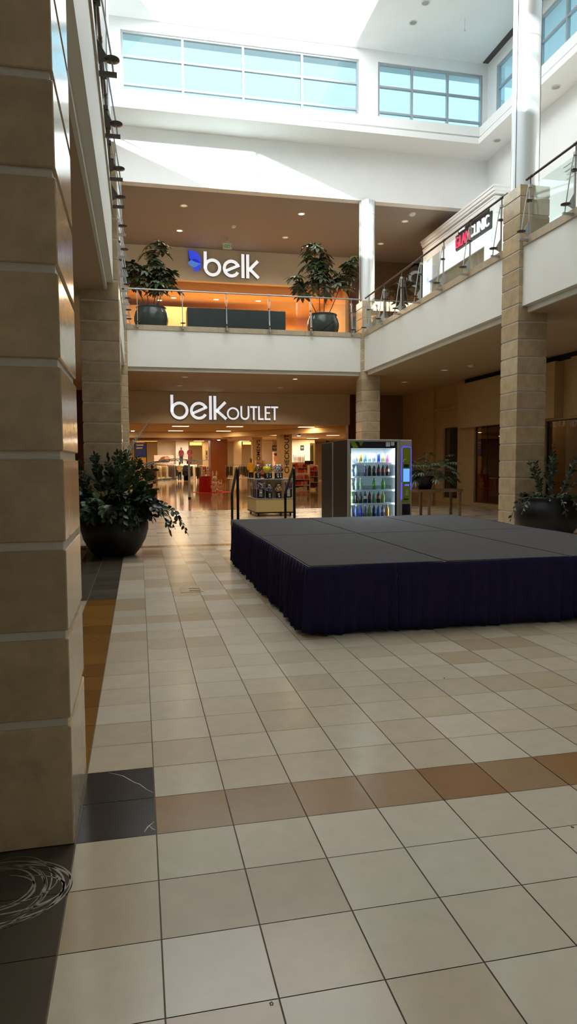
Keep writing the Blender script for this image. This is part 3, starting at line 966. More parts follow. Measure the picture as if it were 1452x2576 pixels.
rows = [
    ('top shelf', [('silver', (196, 196, 192)), ('silver', (184, 182, 176)), ('gold', (176, 140, 66)), ('light blue', (120, 168, 190)), ('white', (226, 226, 222)), ('silver', (190, 190, 196)), ('blue', (50, 66, 170)), ('pale gold', (212, 190, 130)), ('pink', (226, 120, 180))]),
    ('second shelf', [('clear water', CLR, (200, 210, 240), (70, 90, 170)), ('clear water', (172, 190, 204), (70, 100, 180), None), None, ('purple-labelled', (120, 110, 124), W_, (92, 70, 110)), ('dark cola', BLK, W_, (52, 30, 26)), ('dark cola', (44, 24, 20), W_, (60, 36, 30)), ('red-labelled cola', BLK, RED, RED), ('red-labelled cola', BLK, RED, (206, 40, 44)), ('red and white cola', BLK, RED, (216, 160, 160))]),
    ('third shelf', [('clear', (150, 150, 146), (60, 60, 60), (120, 80, 80)), ('clear lemon', (178, 192, 184), W_, (150, 190, 150)), ('clear lemon', (184, 196, 186), W_, (130, 190, 120)), None, None, ('green', (70, 150, 34), GRN, (110, 180, 60)), None, ('green', (60, 136, 36), GRN, (90, 160, 60)), None]),
    ('fourth shelf', [('green', (92, 140, 60), GRN, (200, 210, 190)), ('dark cola', BLK, BLK, (70, 36, 32)), ('dark cola', BLK, BLK, (90, 44, 40)), ('white-labelled cola', BLK, BLK, (210, 204, 200)), ('red-labelled dark', (60, 22, 24), BLK, (150, 30, 40)), ('green tea', (110, 150, 60), GRN, (90, 140, 130)), ('orange-labelled', (60, 34, 20), BLK, (214, 120, 40)), ('pale green', (150, 170, 90), (110, 130, 50), (130, 160, 70)), None]),
    ('lowest shelf', [('dark', (70, 64, 70), BLK, None), ('clear blue', (70, 84, 140), W_, None), ('blue', (40, 56, 170), (60, 60, 180), None), ('clear', (90, 96, 104), W_, None), ('olive', (120, 124, 50), (200, 90, 40), None), ('navy', (30, 40, 90), (210, 80, 50), None), ('bright blue', (50, 96, 190), (220, 80, 50), None), ('smoky', (110, 90, 100), (40, 36, 40), (180, 170, 176)), ('orange', (226, 150, 40), (60, 140, 60), None)]),
]
for r, (rn, items) in enumerate(rows):
    for k, it in enumerate(items):
        if not it:
            continue
        xx = VX + 0.11 + k * 0.0805
        if it:
            d = 0
            lab = '%s %s, %s of the %s of the vending machine' % (it[0], 'can' if r == 0 else 'bottle', NM[k], rn)
            bottle(xx, VY + 0.15 + 0.075 * d, SHELF[r], it[1], it[2] if r else None, it[3] if r else None, lab, r == 0)
# ------------------------------------------------------------------ pots and plants
def leaf(m, base, d, up, L_, w, mi=0, droop=0.25):
    """one pointed leaf, folded along its midrib"""
    d = Vector(d).normalized()
    up = Vector(up)
    s = d.cross(up)
    s = s.normalized() if s.length > 1e-5 else d.orthogonal().normalized()
    n = s.cross(d).normalized()
    b = Vector(base)
    mid, rt, lf = [], [], []
    for t, ww in ((0.0, 0.04), (0.25, 0.75), (0.55, 1.0), (0.82, 0.6), (1.0, 0.02)):
        c = b + d * (L_ * t) - Vector((0, 0, 1)) * (droop * L_ * t * t)
        mid.append(c - n * (0.06 * w * ww))
        rt.append(c + s * (w * 0.5 * ww) + n * 0.10 * w * ww)
        lf.append(c - s * (w * 0.5 * ww) + n * 0.10 * w * ww)
    vs = mid + rt + lf
    fs = []
    for i in range(4):
        fs += [(i, i + 1, 6 + i, 5 + i), (i + 1, i, 10 + i, 11 + i)]
    m.add(vs, fs, mi, True)

def curve_pts(p0, d0, L_, droop, n=10, bend=None):
    """stem leaving p0 along d0, sagging by droop (0 = straight)"""
    p, d = Vector(p0), Vector(d0).normalized()
    out = [p.copy()]
    st = L_ / n
    for i in range(n):
        d = (d + Vector((0, 0, -1)) * (droop / n) + (Vector(bend) / n if bend else Vector((0, 0, 0)))).normalized()
        p = p + d * st
        out.append(p.copy())
    return out

def zz_stem(root, p0, d0, L_, droop, rr, lm='leaf_dark', ll=0.085, lw=0.036, start=0.3, name='stem', n=11, pairs=True, keep=1.0):
    pts = curve_pts(p0, d0, L_, droop, n)
    m = MB()
    m.tube(pts, [0.007 * (1 - 0.7 * i / n) + 0.0015 for i in range(n + 1)], 6, 1)
    side = Vector(d0).cross(Vector((rr.uniform(-1, 1), rr.uniform(-1, 1), 0.3))).normalized()
    cnt = int(L_ / 0.056)
    for k in range(cnt):
        t = start + (1 - start) * (k + 0.5) / cnt
        if rr.random() > keep:
            continue
        f = t * n
        i = min(int(f), n - 1)
        p = pts[i].lerp(pts[i + 1], f - i)
        d = (pts[i + 1] - pts[i]).normalized()
        s = (side - d * side.dot(d)).normalized()
        s = (Matrix.Rotation(rr.uniform(-0.8, 0.8) + 0.5 * k, 3, d) @ s).normalized()
        for sg in ((1, -1) if pairs else (1 if k % 2 else -1,)):
            dd = d * 0.65 + s * sg * 0.75 + Vector((rr.uniform(-.2, .2), rr.uniform(-.2, .2), rr.uniform(-.1, .2)))
            sc = (1 - 0.45 * abs(t - 0.6) / 0.6) * rr.uniform(0.8, 1.15)
            leaf(m, p, dd, d.cross(s) * sg + Vector((0, 0, 0.4)), ll * sc, lw * sc, 0, 0.15)
    d = (pts[-1] - pts[-2]).normalized()
    leaf(m, pts[-1], d, (0, 0, 1), ll * 0.7, lw * 0.6, 0, 0.1)
    return m.build(name, [lm, 'stem_green'], root)

def palm_frond(root, p0, d0, L_, droop, rr, name='frond', bend=None):
    pts = curve_pts(p0, d0, L_, droop, 14, bend)
    m = MB()
    m.tube(pts, [0.008 * (1 - 0.75 * i / 14) + 0.0015 for i in range(15)], 6, 1)
    for k in range(72):
        t = 0.42 + 0.57 * k / 44
        f = t * 14
        i = min(int(f), 13)
        p = pts[i].lerp(pts[i + 1], f - i)
        d = (pts[i + 1] - pts[i]).normalized()
        s = d.cross(Vector((0, 0, 1))).normalized()
        sg = 1 if k % 2 else -1
        leaf(m, p, d * 0.8 + s * sg * 0.75 + Vector((0, 0, 0.12)), Vector((0, 0, 1)), 0.36 * (1.1 - 0.6 * abs(t - 0.6) / 0.4) * rr.uniform(.85, 1.1), 0.022, 0, 0.35)
    return m.build(name, ['leaf_palm', 'stem_green'], root)

POT = [(0.27, 0.0), (0.33, 0.015), (0.40, 0.10), (0.49, 0.26), (0.535, 0.42), (0.535, 0.52), (0.50, 0.66), (0.455, 0.745), (0.45, 0.78), (0.47, 0.80), (0.475, 0.815), (0.46, 0.825), (0.43, 0.82), (0.42, 0.78)]
def pot(root, x, y, z, m_='pot_black', s=1.0, h=1.0):
    MB().lathe(x, y, [(r * s, z + q * s * h) for r, q in POT], 40).build('pot', m_, root)
    MB().lathe(x, y, [(0.41 * s, z + 0.70 * s * h), (0.3 * s, z + 0.74 * s * h), (0.05, z + 0.755 * s * h)], 24).build('soil', 'soil', root)

# big planter on the left
px, py = -0.44, 8.66
root = thing('planter', 'big round black planter on the left, overflowing with dark trailing foliage', 'planter', (px, py, 0))
pot(root, px, py, 0)
rr = random.Random(21)
zt = 0.76
# upright stems: (dx, dy, lean x, lean y, length)
for dx, dy, lx, ly, L_ in [(-0.30, -0.1, -0.25, -0.1, 0.78), (-0.16, -0.15, -0.10, -0.2, 0.86), (-0.05, -0.1, -0.02, -0.15, 0.82), (0.05, 0.0, 0.10, 0.0, 0.95), (0.12, -0.1, 0.12, -0.1, 0.86), (0.18, 0.05, 0.22, 0.0, 0.85),
                           (0.0, 0.1, 0.05, 0.1, 0.88), (0.22, -0.12, 0.35, -0.2, 0.7), (-0.34, 0.1, -0.45, 0.1, 0.7), (0.28, 0.1, 0.45, 0.1, 0.72), (-0.1, 0.2, -0.2, 0.2, 0.85), (0.1, 0.2, 0.2, 0.25, 0.8)]:
    zz_stem(root, (px + dx, py + dy, zt), (lx, ly, 1), L_, 0.35, rr, 'leaf_mid' if dx > 0.03 else 'leaf_dark', 0.145, 0.062)
# dense low growth
for k in range(105):
    a = rr.uniform(0, 6.283) if k < 60 else rr.uniform(3.3, 6.1)
    r = rr.uniform(0.1, 0.4)
    zz_stem(root, (px + r * math.cos(a), py + r * math.sin(a), zt), (math.cos(a) * 0.9, math.sin(a) * 0.9, rr.uniform(0.6, 2.0)), rr.uniform(0.3, 0.6), 1.3 if k < 60 else 2.2, rr, rr.choice(['leaf_dark', 'leaf_dark', 'leaf_dark', 'leaf_mid']), 0.15, 0.095, 0.12, 'low_stem', 8)
# trailing vines
for dx, dy, ex, ey, L_, dr in [(0.34, -0.1, 1.0, -0.25, 1.05, 2.3), (0.36, -0.02, 1.1, -0.1, 0.95, 2.2), (0.30, -0.22, 0.8, -0.5, 0.9, 2.6), (0.36, 0.05, 1.0, 0.1, 0.8, 2.5), (0.33, -0.2, 0.7, -0.4, 0.85, 2.9), (-0.34, -0.1, -1.0, -0.2, 0.8, 2.4), (-0.3, -0.2, -0.8, -0.5, 0.75, 2.7), (0.1, -0.38, 0.15, -1, 0.6, 2.6), (0.2, -0.34, 0.4, -0.9, 0.65, 2.6)]:
    zz_stem(root, (px + dx, py + dy, zt + 0.02), (ex, ey, 0.75), L_, dr, rr, 'leaf_dark', 0.10, 0.068, 0.25, 'trailing_vine', 14, False, 0.85)
for d0, L_, dr, bend in [((0.22, 0.1, 1), 1.5, 1.35, (0.75, 0, 0)), ((0.14, 0.3, 1), 1.35, 1.2, (0.6, 0.2, 0)), ((0.1, 0.2, 1), 1.35, 0.5, (0.3, 0.2, 0)), ((-0.25, 0.2, 1), 1.1, 0.8, (-0.8, 0, 0)), ((-0.4, 0.1, 1), 0.95, 0.9, (-0.9, 0, 0)), ((0.5, 0.2, 1), 0.95, 0.9, (0.6, 0, 0))]:
    palm_frond(root, (px + d0[0] * 0.2, py + 0.22, zt), d0, L_, dr, rr, 'palm_frond', bend)

# big planter on the right, in front of the right pillar
px, py = 7.52, 8.92
root = thing('planter', 'big round dark planter beside the right stone pillar, with feathery upright stems', 'planter', (px, py, 0))
pot(root, px, py, 0, 'pot_black', 1.12, 0.88)
rr = random.Random(5)
zt = 0.76
for dx, dy, lx, ly, L_, dr in [(-0.15, -0.1, -0.35, -0.05, 0.75, 0.5), (0.0, -0.1, -0.18, -0.1, 0.72, 0.5), (0.1, 0.0, 0.0, 0.0, 1.02, 0.3), (0.2, -0.1, 0.25, -0.1, 0.85, 0.5), (0.32, 0.0, 0.75, 0.0, 0.9, 0.4), (0.3, 0.1, 0.5, 0.1, 0.95, 0.4), (-0.05, 0.1, -0.1, 0.1, 0.7, 0.5), (0.15, 0.15, 0.2, 0.2, 0.8, 0.5)]:
    zz_stem(root, (px + dx, py + dy, zt), (lx, ly, 1), L_, dr, rr, 'leaf_dark', 0.125, 0.05, 0.18)
for dx, dy, ex, ey, L_, dr in [(-0.34, -0.1, -1.0, -0.2, 0.75, 2.6), (-0.3, -0.2, -0.8, -0.3, 0.6, 2.4), (0.3, -0.2, 0.8, -0.4, 0.6, 2.0), (0.34, 0.0, 1.0, 0.0, 0.7, 2.0), (-0.05, -0.36, -0.1, -1, 0.5, 2.8), (0.15, -0.35, 0.2, -1, 0.45, 2.8)]:
    zz_stem(root, (px + dx, py + dy, zt), (ex, ey, 0.8), L_, dr, rr, 'leaf_dark', 0.09, 0.05, 0.3, 'trailing_vine', 12, False, 0.9)
for k in range(14):
    a = rr.uniform(0, 6.283)
    r = rr.uniform(0.1, 0.36)
    zz_stem(root, (px + r * math.cos(a), py + r * math.sin(a), zt), (math.cos(a) * 0.8, math.sin(a) * 0.8, 0.9), rr.uniform(0.25, 0.4), 1.5, rr, rr.choice(['leaf_dark', 'leaf_mid']), 0.1, 0.06, 0.15, 'low_stem', 8)

# table with a potted plant, far right behind the stage
tx, ty = 7.62, 14.2
root = thing('console_table', 'brown wooden table standing behind the stage, holding a potted plant', 'table', (tx, ty, 0))
MB().box(tx - 0.62, ty - 0.34, 0.70, tx + 0.66, ty + 0.34, 0.77, 0, 0.004).build('tabletop', 'table_wood', root)
for x in (tx - 0.30, tx + 0.57):
    for y in (ty - 0.30, ty + 0.24):
        MB().box(x, y, 0, x + 0.06, y + 0.06, 0.70).build('leg', 'table_wood', root)
px, py = tx - 0.27, ty + 0.02
root = thing('potted_plant', 'leafy green plant in a small black pot on the brown table', 'potted plant', (px, py, 0.77))
m = MB().lathe(px, py, [(0.15, 0.77), (0.17, 0.79), (0.225, 0.98), (0.23, 1.07), (0.24, 1.09), (0.24, 1.115), (0.22, 1.115), (0.215, 1.08)], 28)
m.build('pot', 'pot_black', root)
MB().lathe(px, py, [(0.215, 1.07), (0.03, 1.085)], 20).build('soil', 'soil', root)
rr = random.Random(11)
def lobed(m, c, d, size, rr, mi=0, n=9):
    """fan of fingers, a deeply cut philodendron leaf"""
    d = Vector(d).normalized()
    s = d.cross(Vector((0, 0, 1)))
    s = s.normalized() if s.length > 1e-4 else Vector((1, 0, 0))
    for i in range(n):
        a = math.radians(-110 + 220 * i / (n - 1))
        leaf(m, c, d * math.cos(a) + s * math.sin(a), (0, 0, 1), size * (0.65 + 0.35 * math.cos(a * 0.7)), size * 0.26, mi, 0.35)
for k in range(72):
    a = rr.uniform(0, 6.283)
    el = rr.uniform(0.3, 2.2)
    L_ = rr.uniform(0.3, 0.88)
    d0 = (math.cos(a), math.sin(a) * 0.7, el)
    pts = curve_pts((px + 0.08 * math.cos(a), py + 0.08 * math.sin(a), 1.08), d0, L_, 0.9, 8)
    m = MB().tube(pts, 0.005, 5, 1)
    lobed(m, pts[-1], (pts[-1] - pts[-2]) + Vector((0, 0, -0.02)), rr.uniform(0.15, 0.24), rr)
    m.build('leaf_stalk', [rr.choice(['leaf_grey', 'leaf_mid', 'leaf_grey']), 'stem_green'], root)

# upstairs: two glazed pots with umbrella trees and a long low box behind the far railing
def whorl(m, c, d, size, rr, mi=0, n=8):
    d = Vector(d).normalized()
    u = d.orthogonal().normalized()
    w = d.cross(u)
    a0 = rr.uniform(0, 6.28)
    for i in range(n):
        a = a0 + 6.283 * i / n
        r_ = u * math.cos(a) + w * math.sin(a)
        leaf(m, Vector(c), r_ * 0.9 + Vector((0, 0, rr.uniform(-0.35, 0.1))) + d * 0.15, d, size * rr.uniform(0.75, 1.1), size * 0.4, mi, rr.uniform(0.2, 0.55))
def umbrella_tree(px, py, stems, label, seed, potmat):
    root = thing('umbrella_tree', label, 'potted tree', (px, py, UF), 'potted trees behind the far railing')
    pot(root, px, py, UF, potmat, 1.02, 1.06)
    rr = random.Random(seed)
    for (dx, lx, ly, H, spread, n) in stems:
        p0 = Vector((px + dx, py + ly * 0.3, UF + 0.78))
        top = Vector((px + dx + lx, py + ly, UF + 0.78 + H))
        pts = [p0.lerp(top, t) + Vector((0.03 * math.sin(t * 5 + dx * 9), 0, 0)) for t in [k / 10 for k in range(11)]]
        m = MB().tube(pts, [0.016 - 0.0008 * k for k in range(11)], 6)
        m.build('trunk', 'stem_brown', root)
        for k in range(n):
            t = 0.45 + 0.55 * (k + 0.5) / n
            b = p0.lerp(top, t)
            a = rr.uniform(0, 6.283)
            ln = spread * rr.uniform(0.35, 1.0) * (1.0 - 0.35 * t)
            e = b + Vector((math.cos(a) * ln, math.sin(a) * ln * 0.8, rr.uniform(0.02, 0.18)))
            m = MB().tube([b, b.lerp(e, 0.5) + Vector((0, 0, 0.04)), e], 0.005, 5, 1)
            whorl(m, e, Vector((math.cos(a) * 0.4, math.sin(a) * 0.4, 1)), rr.uniform(0.27, 0.37), rr)
            m.build('leaf_cluster', [rr.choice(['leaf_upstairs', 'leaf_grey', 'leaf_upstairs_grey', 'leaf_mid']), 'stem_green'], root)
umbrella_tree(0.45, 20.1, [(-0.12, -0.62, 0.1, 1.5, 0.55, 19), (-0.05, -0.25, -0.1, 1.2, 0.5, 12), (0.06, 0.12, 0.1, 2.1, 0.5, 26), (0.1, 0.52, 0.0, 1.25, 0.55, 15), (0.12, 0.2, -0.15, 1.1, 0.5, 10)],
              'umbrella tree in a glossy grey pot at the left end of the far railing', 4, 'pot_grey')
umbrella_tree(6.17, 20.1, [(-0.08, -0.22, 0.0, 2.4, 0.55, 32), (-0.1, -0.85, 0.1, 1.35, 0.5, 10), (0.02, 0.05, 0.1, 1.9, 0.5, 18), (0.1, 0.95, 0.0, 1.95, 0.42, 22)],
              'umbrella tree in a glossy grey pot beside the far silver column', 9, 'pot_grey')
root = thing('planter_box', 'long low dark grey box behind the far railing, between the two potted trees', 'planter box', (3.2, 20.1, UF))
m = MB()
m.box(1.58, 19.85, UF, 4.82, 19.9, 6.50, 0, 0.01)
m.box(1.58, 20.45, UF, 4.82, 20.5, 6.50, 0, 0.01)
m.box(1.58, 19.9, UF, 1.63, 20.45, 6.50, 0, 0.01)
m.box(4.77, 19.9, UF, 4.82, 20.45, 6.50, 0, 0.01)
m.build('box_body', 'box_grey', root)
MB().box(1.63, 19.9, UF, 4.77, 20.45, 6.42).build('soil', 'soil', root)
# ------------------------------------------------------------------ lettering and signs
mat('letter_face', (240, 240, 236), 0.75, spec=0.1, emit=(240, 242, 245), estr=0.6)
mat('letter_side', (70, 74, 96), 0.4)
mat('petal_blue', (58, 78, 226), 0.4, emit=(56, 76, 226), estr=0.55)
mat('petal_pale', (86, 140, 224), 0.4, emit=(84, 138, 222), estr=0.45)
mat('petal_deep', (44, 44, 190), 0.4, emit=(44, 44, 190), estr=0.5)
mat('letter_black', (34, 32, 34), 0.5)
mat('letter_red', (214, 40, 76), 0.45, emit=(214, 40, 76), estr=0.15)
mat('sign_green', (40, 120, 50), 0.5, emit=(50, 150, 60), estr=0.3)
U, V = Vector((1, 0, 0)), Vector((0, 0, 1))
def glyph(root, name, y, shapes, depth=0.11):
    """shapes in wall coordinates (x, z): pushed forward from the wall y towards the atrium, pale face on darker sides"""
    back, face = MB(), MB()
    for sh in shapes:
        if sh[0] == 'poly':
            back.prism(sh[1], (0, y, 0), U, V, depth - 0.012)
            face.prism(sh[1], (0, y - depth + 0.012, 0), U, V, 0.012)
        else:
            _, c, r0, r1, a0, a1 = sh
            back.arc(c, r0, r1, a0, a1, (0, y, 0), U, V, depth - 0.012, 40)
            face.arc(c, r0, r1, a0, a1, (0, y - depth + 0.012, 0), U, V, 0.012, 40)
    o = face.build(name, 'letter_face', root)
    back.build('letter_return', 'letter_side', o)
    return o
def rect(x0, z0, x1, z1):
    return ('poly', [(x0, z0), (x1, z0), (x1, z1), (x0, z1)])
def stroke(p, q, w):
    p, q = Vector((*p, 0)), Vector((*q, 0))
    n = (q - p).normalized().cross(Vector((0, 0, 1))) * (w / 2)
    return ('poly', [((p - n).x, (p - n).y), ((p + n).x, (p + n).y), ((q + n).x, (q + n).y), ((q - n).x, (q - n).y)][::1])
def belk(root, y, X, Z, h, w):
    """four lower-case letters; X left edge, Z base line, h ascender height, w stroke"""
    R = 0.365 * h
    r = R - w
    cx = X + R
    glyph(root, 'letter', y, [rect(X, Z + R * 0.85, X + w, Z + h), ('arc', (cx, Z + R), r, R, -180, 180)])
    ex = cx + 2 * R + 0.06 * h
    c45 = math.cos(math.radians(22))
    glyph(root, 'letter', y, [('arc', (ex, Z + R), r, R, 28, 332), stroke((ex - r * 0.97, Z + R * 0.72), (ex + R * 0.93, Z + R * 1.42), w * 0.9)])
    lx = ex + R + 0.055 * h
    glyph(root, 'letter', y, [rect(lx, Z, lx + w, Z + h * 0.98)])
    kx = lx + w * 1.55
    m = Z + R * 0.93
    glyph(root, 'letter', y, [rect(kx, Z, kx + w, Z + h * 0.98), stroke((kx + w * 0.8, m - w * 0.1), (kx + 0.50 * h, Z + R * 2.0), w * 1.0), stroke((kx + w * 1.15, m + w * 0.35), (kx + 0.53 * h, Z + 0.03 * h), w * 1.0)])
    return kx + 0.55 * h

yl = YS
p0, p1 = at(429.5, 1055, 'y', yl - 0.1), at(429.5, 993, 'y', yl - 0.1)
root = thing('store_sign', 'long white lettering over the ground floor store entrance', 'sign', (4.0, yl, 3.7), 'store name signs')
h = p1.z - p0.z
xe = belk(root, yl, p0.x, p0.z, h, 0.115)
a, b = at(570.4, 1055, 'y', yl - 0.1), at(700, 1023.6, 'y', yl - 0.1)
Z0, H, w = p0.z + 0.005, (b.z - a.z) * 1.02 + 0.02, 0.072
def ox(px):
    return at(px, 1040, 'y', yl - 0.1).x
x0, x1 = ox(570.8), ox(602)
R = (x1 - x0) / 2
glyph(root, 'letter', yl, [('arc', (x0 + R, Z0 + R), R - w, R, -180, 180)])
x0, x1 = ox(605), ox(627.5)
R = (x1 - x0) / 2
glyph(root, 'letter', yl, [('arc', (x0 + R, Z0 + R), R - w, R, 180, 360), rect(x0, Z0 + R, x0 + w, Z0 + H), rect(x1 - w, Z0 + R, x1, Z0 + H)])
x0, x1 = ox(629.5), ox(647.5)
for nm in ('letter', 'letter'):
    glyph(root, nm, yl, [rect(x0, Z0 + H - w, x1, Z0 + H), rect((x0 + x1 - w) / 2, Z0, (x0 + x1 + w) / 2, Z0 + H - w)])
    x0, x1 = ox(682), ox(700)
x0, x1 = ox(649.5), ox(663.5)
glyph(root, 'letter', yl, [rect(x0, Z0, x0 + w, Z0 + H), rect(x0 + w, Z0, x1, Z0 + w)])
x0, x1 = ox(666), ox(680.5)
glyph(root, 'letter', yl, [rect(x0, Z0, x0 + w, Z0 + H), rect(x0 + w, Z0, x1, Z0 + w), rect(x0 + w, Z0 + H - w, x1, Z0 + H), rect(x0 + w, Z0 + H * 0.46, x1 - 0.02, Z0 + H * 0.46 + w * 0.9)])

yl = YS
p0, p1 = at(513, 692.5, 'y', yl - 0.1), at(513, 630.5, 'y', yl - 0.1)
root = thing('store_sign', 'white lower-case lettering beside a blue petal mark over the upper store entrance', 'sign', (3.0, yl, 9.3), 'store name signs')
belk(root, yl, p0.x, p0.z - 0.03, p1.z - p0.z, 0.125)
def pt(x, y_):
    q = at(300 + x * 0.4408, 560 + y_ * 0.4408, 'y', yl - 0.1)
    return (q.x, q.z)
def petal(name, poly, m_, d0, d1):
    f = MB().prism([pt(*q) for q in poly][::-1], (0, yl - d0, 0), U, V, d1 - d0)
    f.build(name, m_, root)
petal('petal_back', [(394, 156), (425, 160), (450, 175), (466, 200), (470, 230), (465, 258), (462, 268), (445, 262), (400, 222), (396, 190)], 'letter_side', 0.0, 0.08)
petal('petal', [(395, 156), (425, 160), (450, 175), (466, 200), (469, 232), (455, 226), (435, 210), (412, 214), (403, 205), (397, 180)], 'petal_blue', 0.08, 0.10)
petal('petal', [(392, 230), (403, 218), (412, 212), (440, 226), (468, 234), (455, 240), (440, 252), (425, 254), (405, 244)], 'petal_pale', 0.08, 0.10)
petal('petal', [(469, 234), (468, 255), (458, 270), (440, 277), (426, 275), (427, 255), (440, 252), (455, 240)], 'petal_blue', 0.08, 0.10)
petal('petal', [(412, 214), (424, 207), (440, 209), (456, 222), (468, 233), (440, 227)], 'petal_deep', 0.10, 0.115)

# clinic sign on the white upper shop on the right (wall plane facing -x)
xg = 10.35
root = thing('shop_sign', 'red and white lettering on a black board, upper right shop front', 'sign', (xg, 17.4, 8.8))
Ug = Vector((0, -1, 0))
def gy(px_):
    return at(px_, 590, 'x', xg - 0.06).y
ya, yb = gy(1147), gy(1231)
MB().box(xg - 0.05, yb - 0.08, 8.42, xg - 0.002, ya + 0.03, 8.90).build('sign_board', 'letter_black', root)
MB().box(xg - 0.05, yb + 0.1, 8.91, xg - 0.002, ya - 0.15, 9.08).build('sign_board_upper', 'letter_black', root)
ym = ya + (yb - ya) * 0.45
text_mesh('THE', 'small_letters', 0.42, 0.12, 0.03, (xg - 0.05, ya - 0.2, 8.93), Ug, V, 'letter_face', root, 0.02)
text_mesh('GLAM', 'red_letters', abs(ym - ya) - 0.03, 0.36, 0.03, (xg - 0.05, ya, 8.46), Ug, V, 'letter_red', root, 0.004)
text_mesh('CLINIC', 'white_letters', abs(yb - ym) - 0.02, 0.34, 0.03, (xg - 0.05, ym, 8.50), Ug, V, 'letter_face', root, 0.004)
# letters and number on the lower right shop windows
root = thing('window_lettering', 'pale half-worn letters and number 1076 on the lower right shop window', 'lettering', (XS, 13.8, 2.5))
text_mesh('1076', 'number', 0.36, 0.16, 0.004, (XS + 0.07, 13.66, 2.40), Ug, V, 'joint_metal', root)
for k, (y, body) in enumerate([(14.42, 'L'), (14.2, 'T'), (14.05, 'J')]):
    text_mesh(body, 'letter', 0.12, 0.15, 0.004, (XS + 0.07, y, 2.44), Ug, V, 'joint_metal', root)

def exit_sign(c, u, label):
    root = thing('exit_sign', label, 'exit sign', c)
    c, u = Vector(c), Vector(u)
    n = u.cross(V)
    m = MB()
    m.prism([(-0.17, -0.11), (0.17, -0.11), (0.17, 0.11), (-0.17, 0.11)], c, u, V, 0.03)
    m.build('sign_plate', 'white_plastic', root)
    text_mesh('EXIT', 'letters', 0.22, 0.12, 0.004, c + n * 0.03 - u * 0.11 - V * 0.06, u, V, 'sign_green', root, 0.02)
    m = MB()
    for s in (-1, 1):
        m.prism([(s * 0.125, -0.03), (s * 0.16, 0), (s * 0.125, 0.03)] if s > 0 else [(-0.125, 0.03), (-0.16, 0), (-0.125, -0.03)], c + n * 0.03, u, V, 0.004)
    m.build('arrows', 'sign_green', root)
    MB().tube([c + V * 0.11, c + V * 0.22], 0.012, 6).build('stem', 'white_plastic', root)
exit_sign((3.44, 23.98, 9.78), (1, 0, 0), 'small green EXIT sign hanging from the upper soffit above the petal sign')
q = at(1051, 994, 'y', 24.9)
exit_sign((q.x, 24.9, LIP - 0.22), (1, 0, 0), 'dim green EXIT sign in the dark lower right corner')
# grey arc of a shop sign, with a blue reflection built as a disc
root = thing('shop_sign', 'grey ring shaped sign and a disc for a blue reflection in the dark upper right corner', 'sign', (11.6, YS, 8.2))
q = at(1053, 692, 'y', YS + 0.2)
MB().arc((0, 0), 0.32, 0.42, 100, 400, (q.x, YS + 0.25, q.z), U, V, 0.06, 30).build('ring', 'grey_plastic', root)
q = at(1088, 688, 'y', YS + 0.2)
MB().arc((0, 0), 0.0, 0.22, -180, 180, (q.x, YS + 0.25, q.z), U, V, 0.05, 30).build('disc', 'petal_deep', root)  # glowing disc stands in for a round blue reflection in the glass
MB().box(q.x - 0.95, YS + 0.2, q.z - 0.5, q.x + 0.5, YS + 0.25, q.z + 0.5).build('board', 'letter_black', root)
# ------------------------------------------------------------------ ceiling lights and small ceiling fittings
mat('lamp_warm', (255, 236, 200), 0.4, emit=(255, 226, 170), estr=5.0)
mat('lamp_dim', (206, 196, 178), 0.4, emit=(255, 226, 180), estr=0.35)
mat('lamp_spot', (255, 250, 240), 0.4, emit=(255, 246, 230), estr=18.0)
mat('panel_lamp', (255, 240, 214), 0.4, emit=(255, 232, 190), estr=1.5)
mat('cove_lamp', (255, 220, 140), 0.5, emit=(255, 200, 96), estr=1.7)
mat('trim_white', (226, 222, 212), 0.4, var=0.02)
def downlight(x, y, z, label, r=0.11, m_='lamp_dim', group='recessed ceiling lights'):
    root = thing('ceiling_light', label, 'ceiling light', (x, y, z), group)
    MB().lathe(x, y, [(r, z), (r, z - 0.012), (r * 0.82, z - 0.016), (r * 0.74, z - 0.004)], 20, 0, True, True, False).build('trim_ring', 'trim_white', root)
    MB().lathe(x, y, [(r * 0.72, z - 0.003), (r * 0.4, z - 0.006)], 16).build('lamp', m_, root)
    return root
for k, (x, y, w) in enumerate([(1.59, 20.75, 'front left'), (1.59, 23.22, 'rear left'), (5.58, 20.7, 'front middle'), (5.55, 23.18, 'rear middle'), (9.34, 20.66, 'front right'), (9.35, 23.17, 'rear right')]):
    downlight(x, y, 10.0, 'round ceiling light, %s of six in the brown upper soffit' % w, 0.13, 'lamp_warm' if k in (1, 2) else 'lamp_dim')
for x, y, w in [(5.25, 20.35, 'right front'), (1.51, 20.47, 'left front'), (1.49, 23.04, 'left rear'), (5.29, 23.05, 'right rear')]:
    downlight(x, y, LIP, 'round ceiling light, %s of four under the balcony before the store' % w, 0.12, 'lamp_warm' if w == 'right front' else 'lamp_dim')
for x, y, w in [(9.37, 17.4, 'nearer'), (9.32, 20.56, 'farther')]:
    downlight(x, y, LIP, 'round ceiling light in the lower right corridor, %s one' % w, 0.12)
for y, w in ((17.72, 'farther, beside the far corner'), (14.6, 'nearer, right of the silver column')):
    downlight(11.23, y, 11.62, 'round light under the right ledge, %s' % w, 0.13, 'rail_metal')
for y, w in ((17.63, 'farther'), (16.72, 'nearer')):
    downlight(8.34, y, CEIL, 'round light in the white atrium ceiling, %s of two' % w, 0.13, 'rail_metal')
def small_fitting(name, x, y, z, label, cat, r=0.06, h=0.05):
    m = MB().lathe(x, y, [(r, z), (r, z - h * 0.4), (r * 0.6, z - h), (r * 0.2, z - h * 1.05)], 16)
    tag(m.build(name, 'trim_white'), label, cat)
small_fitting('smoke_detector', 3.46, 22.33, 10.0, 'small smoke detector in the middle of the brown upper soffit', 'smoke detector', 0.09, 0.07)
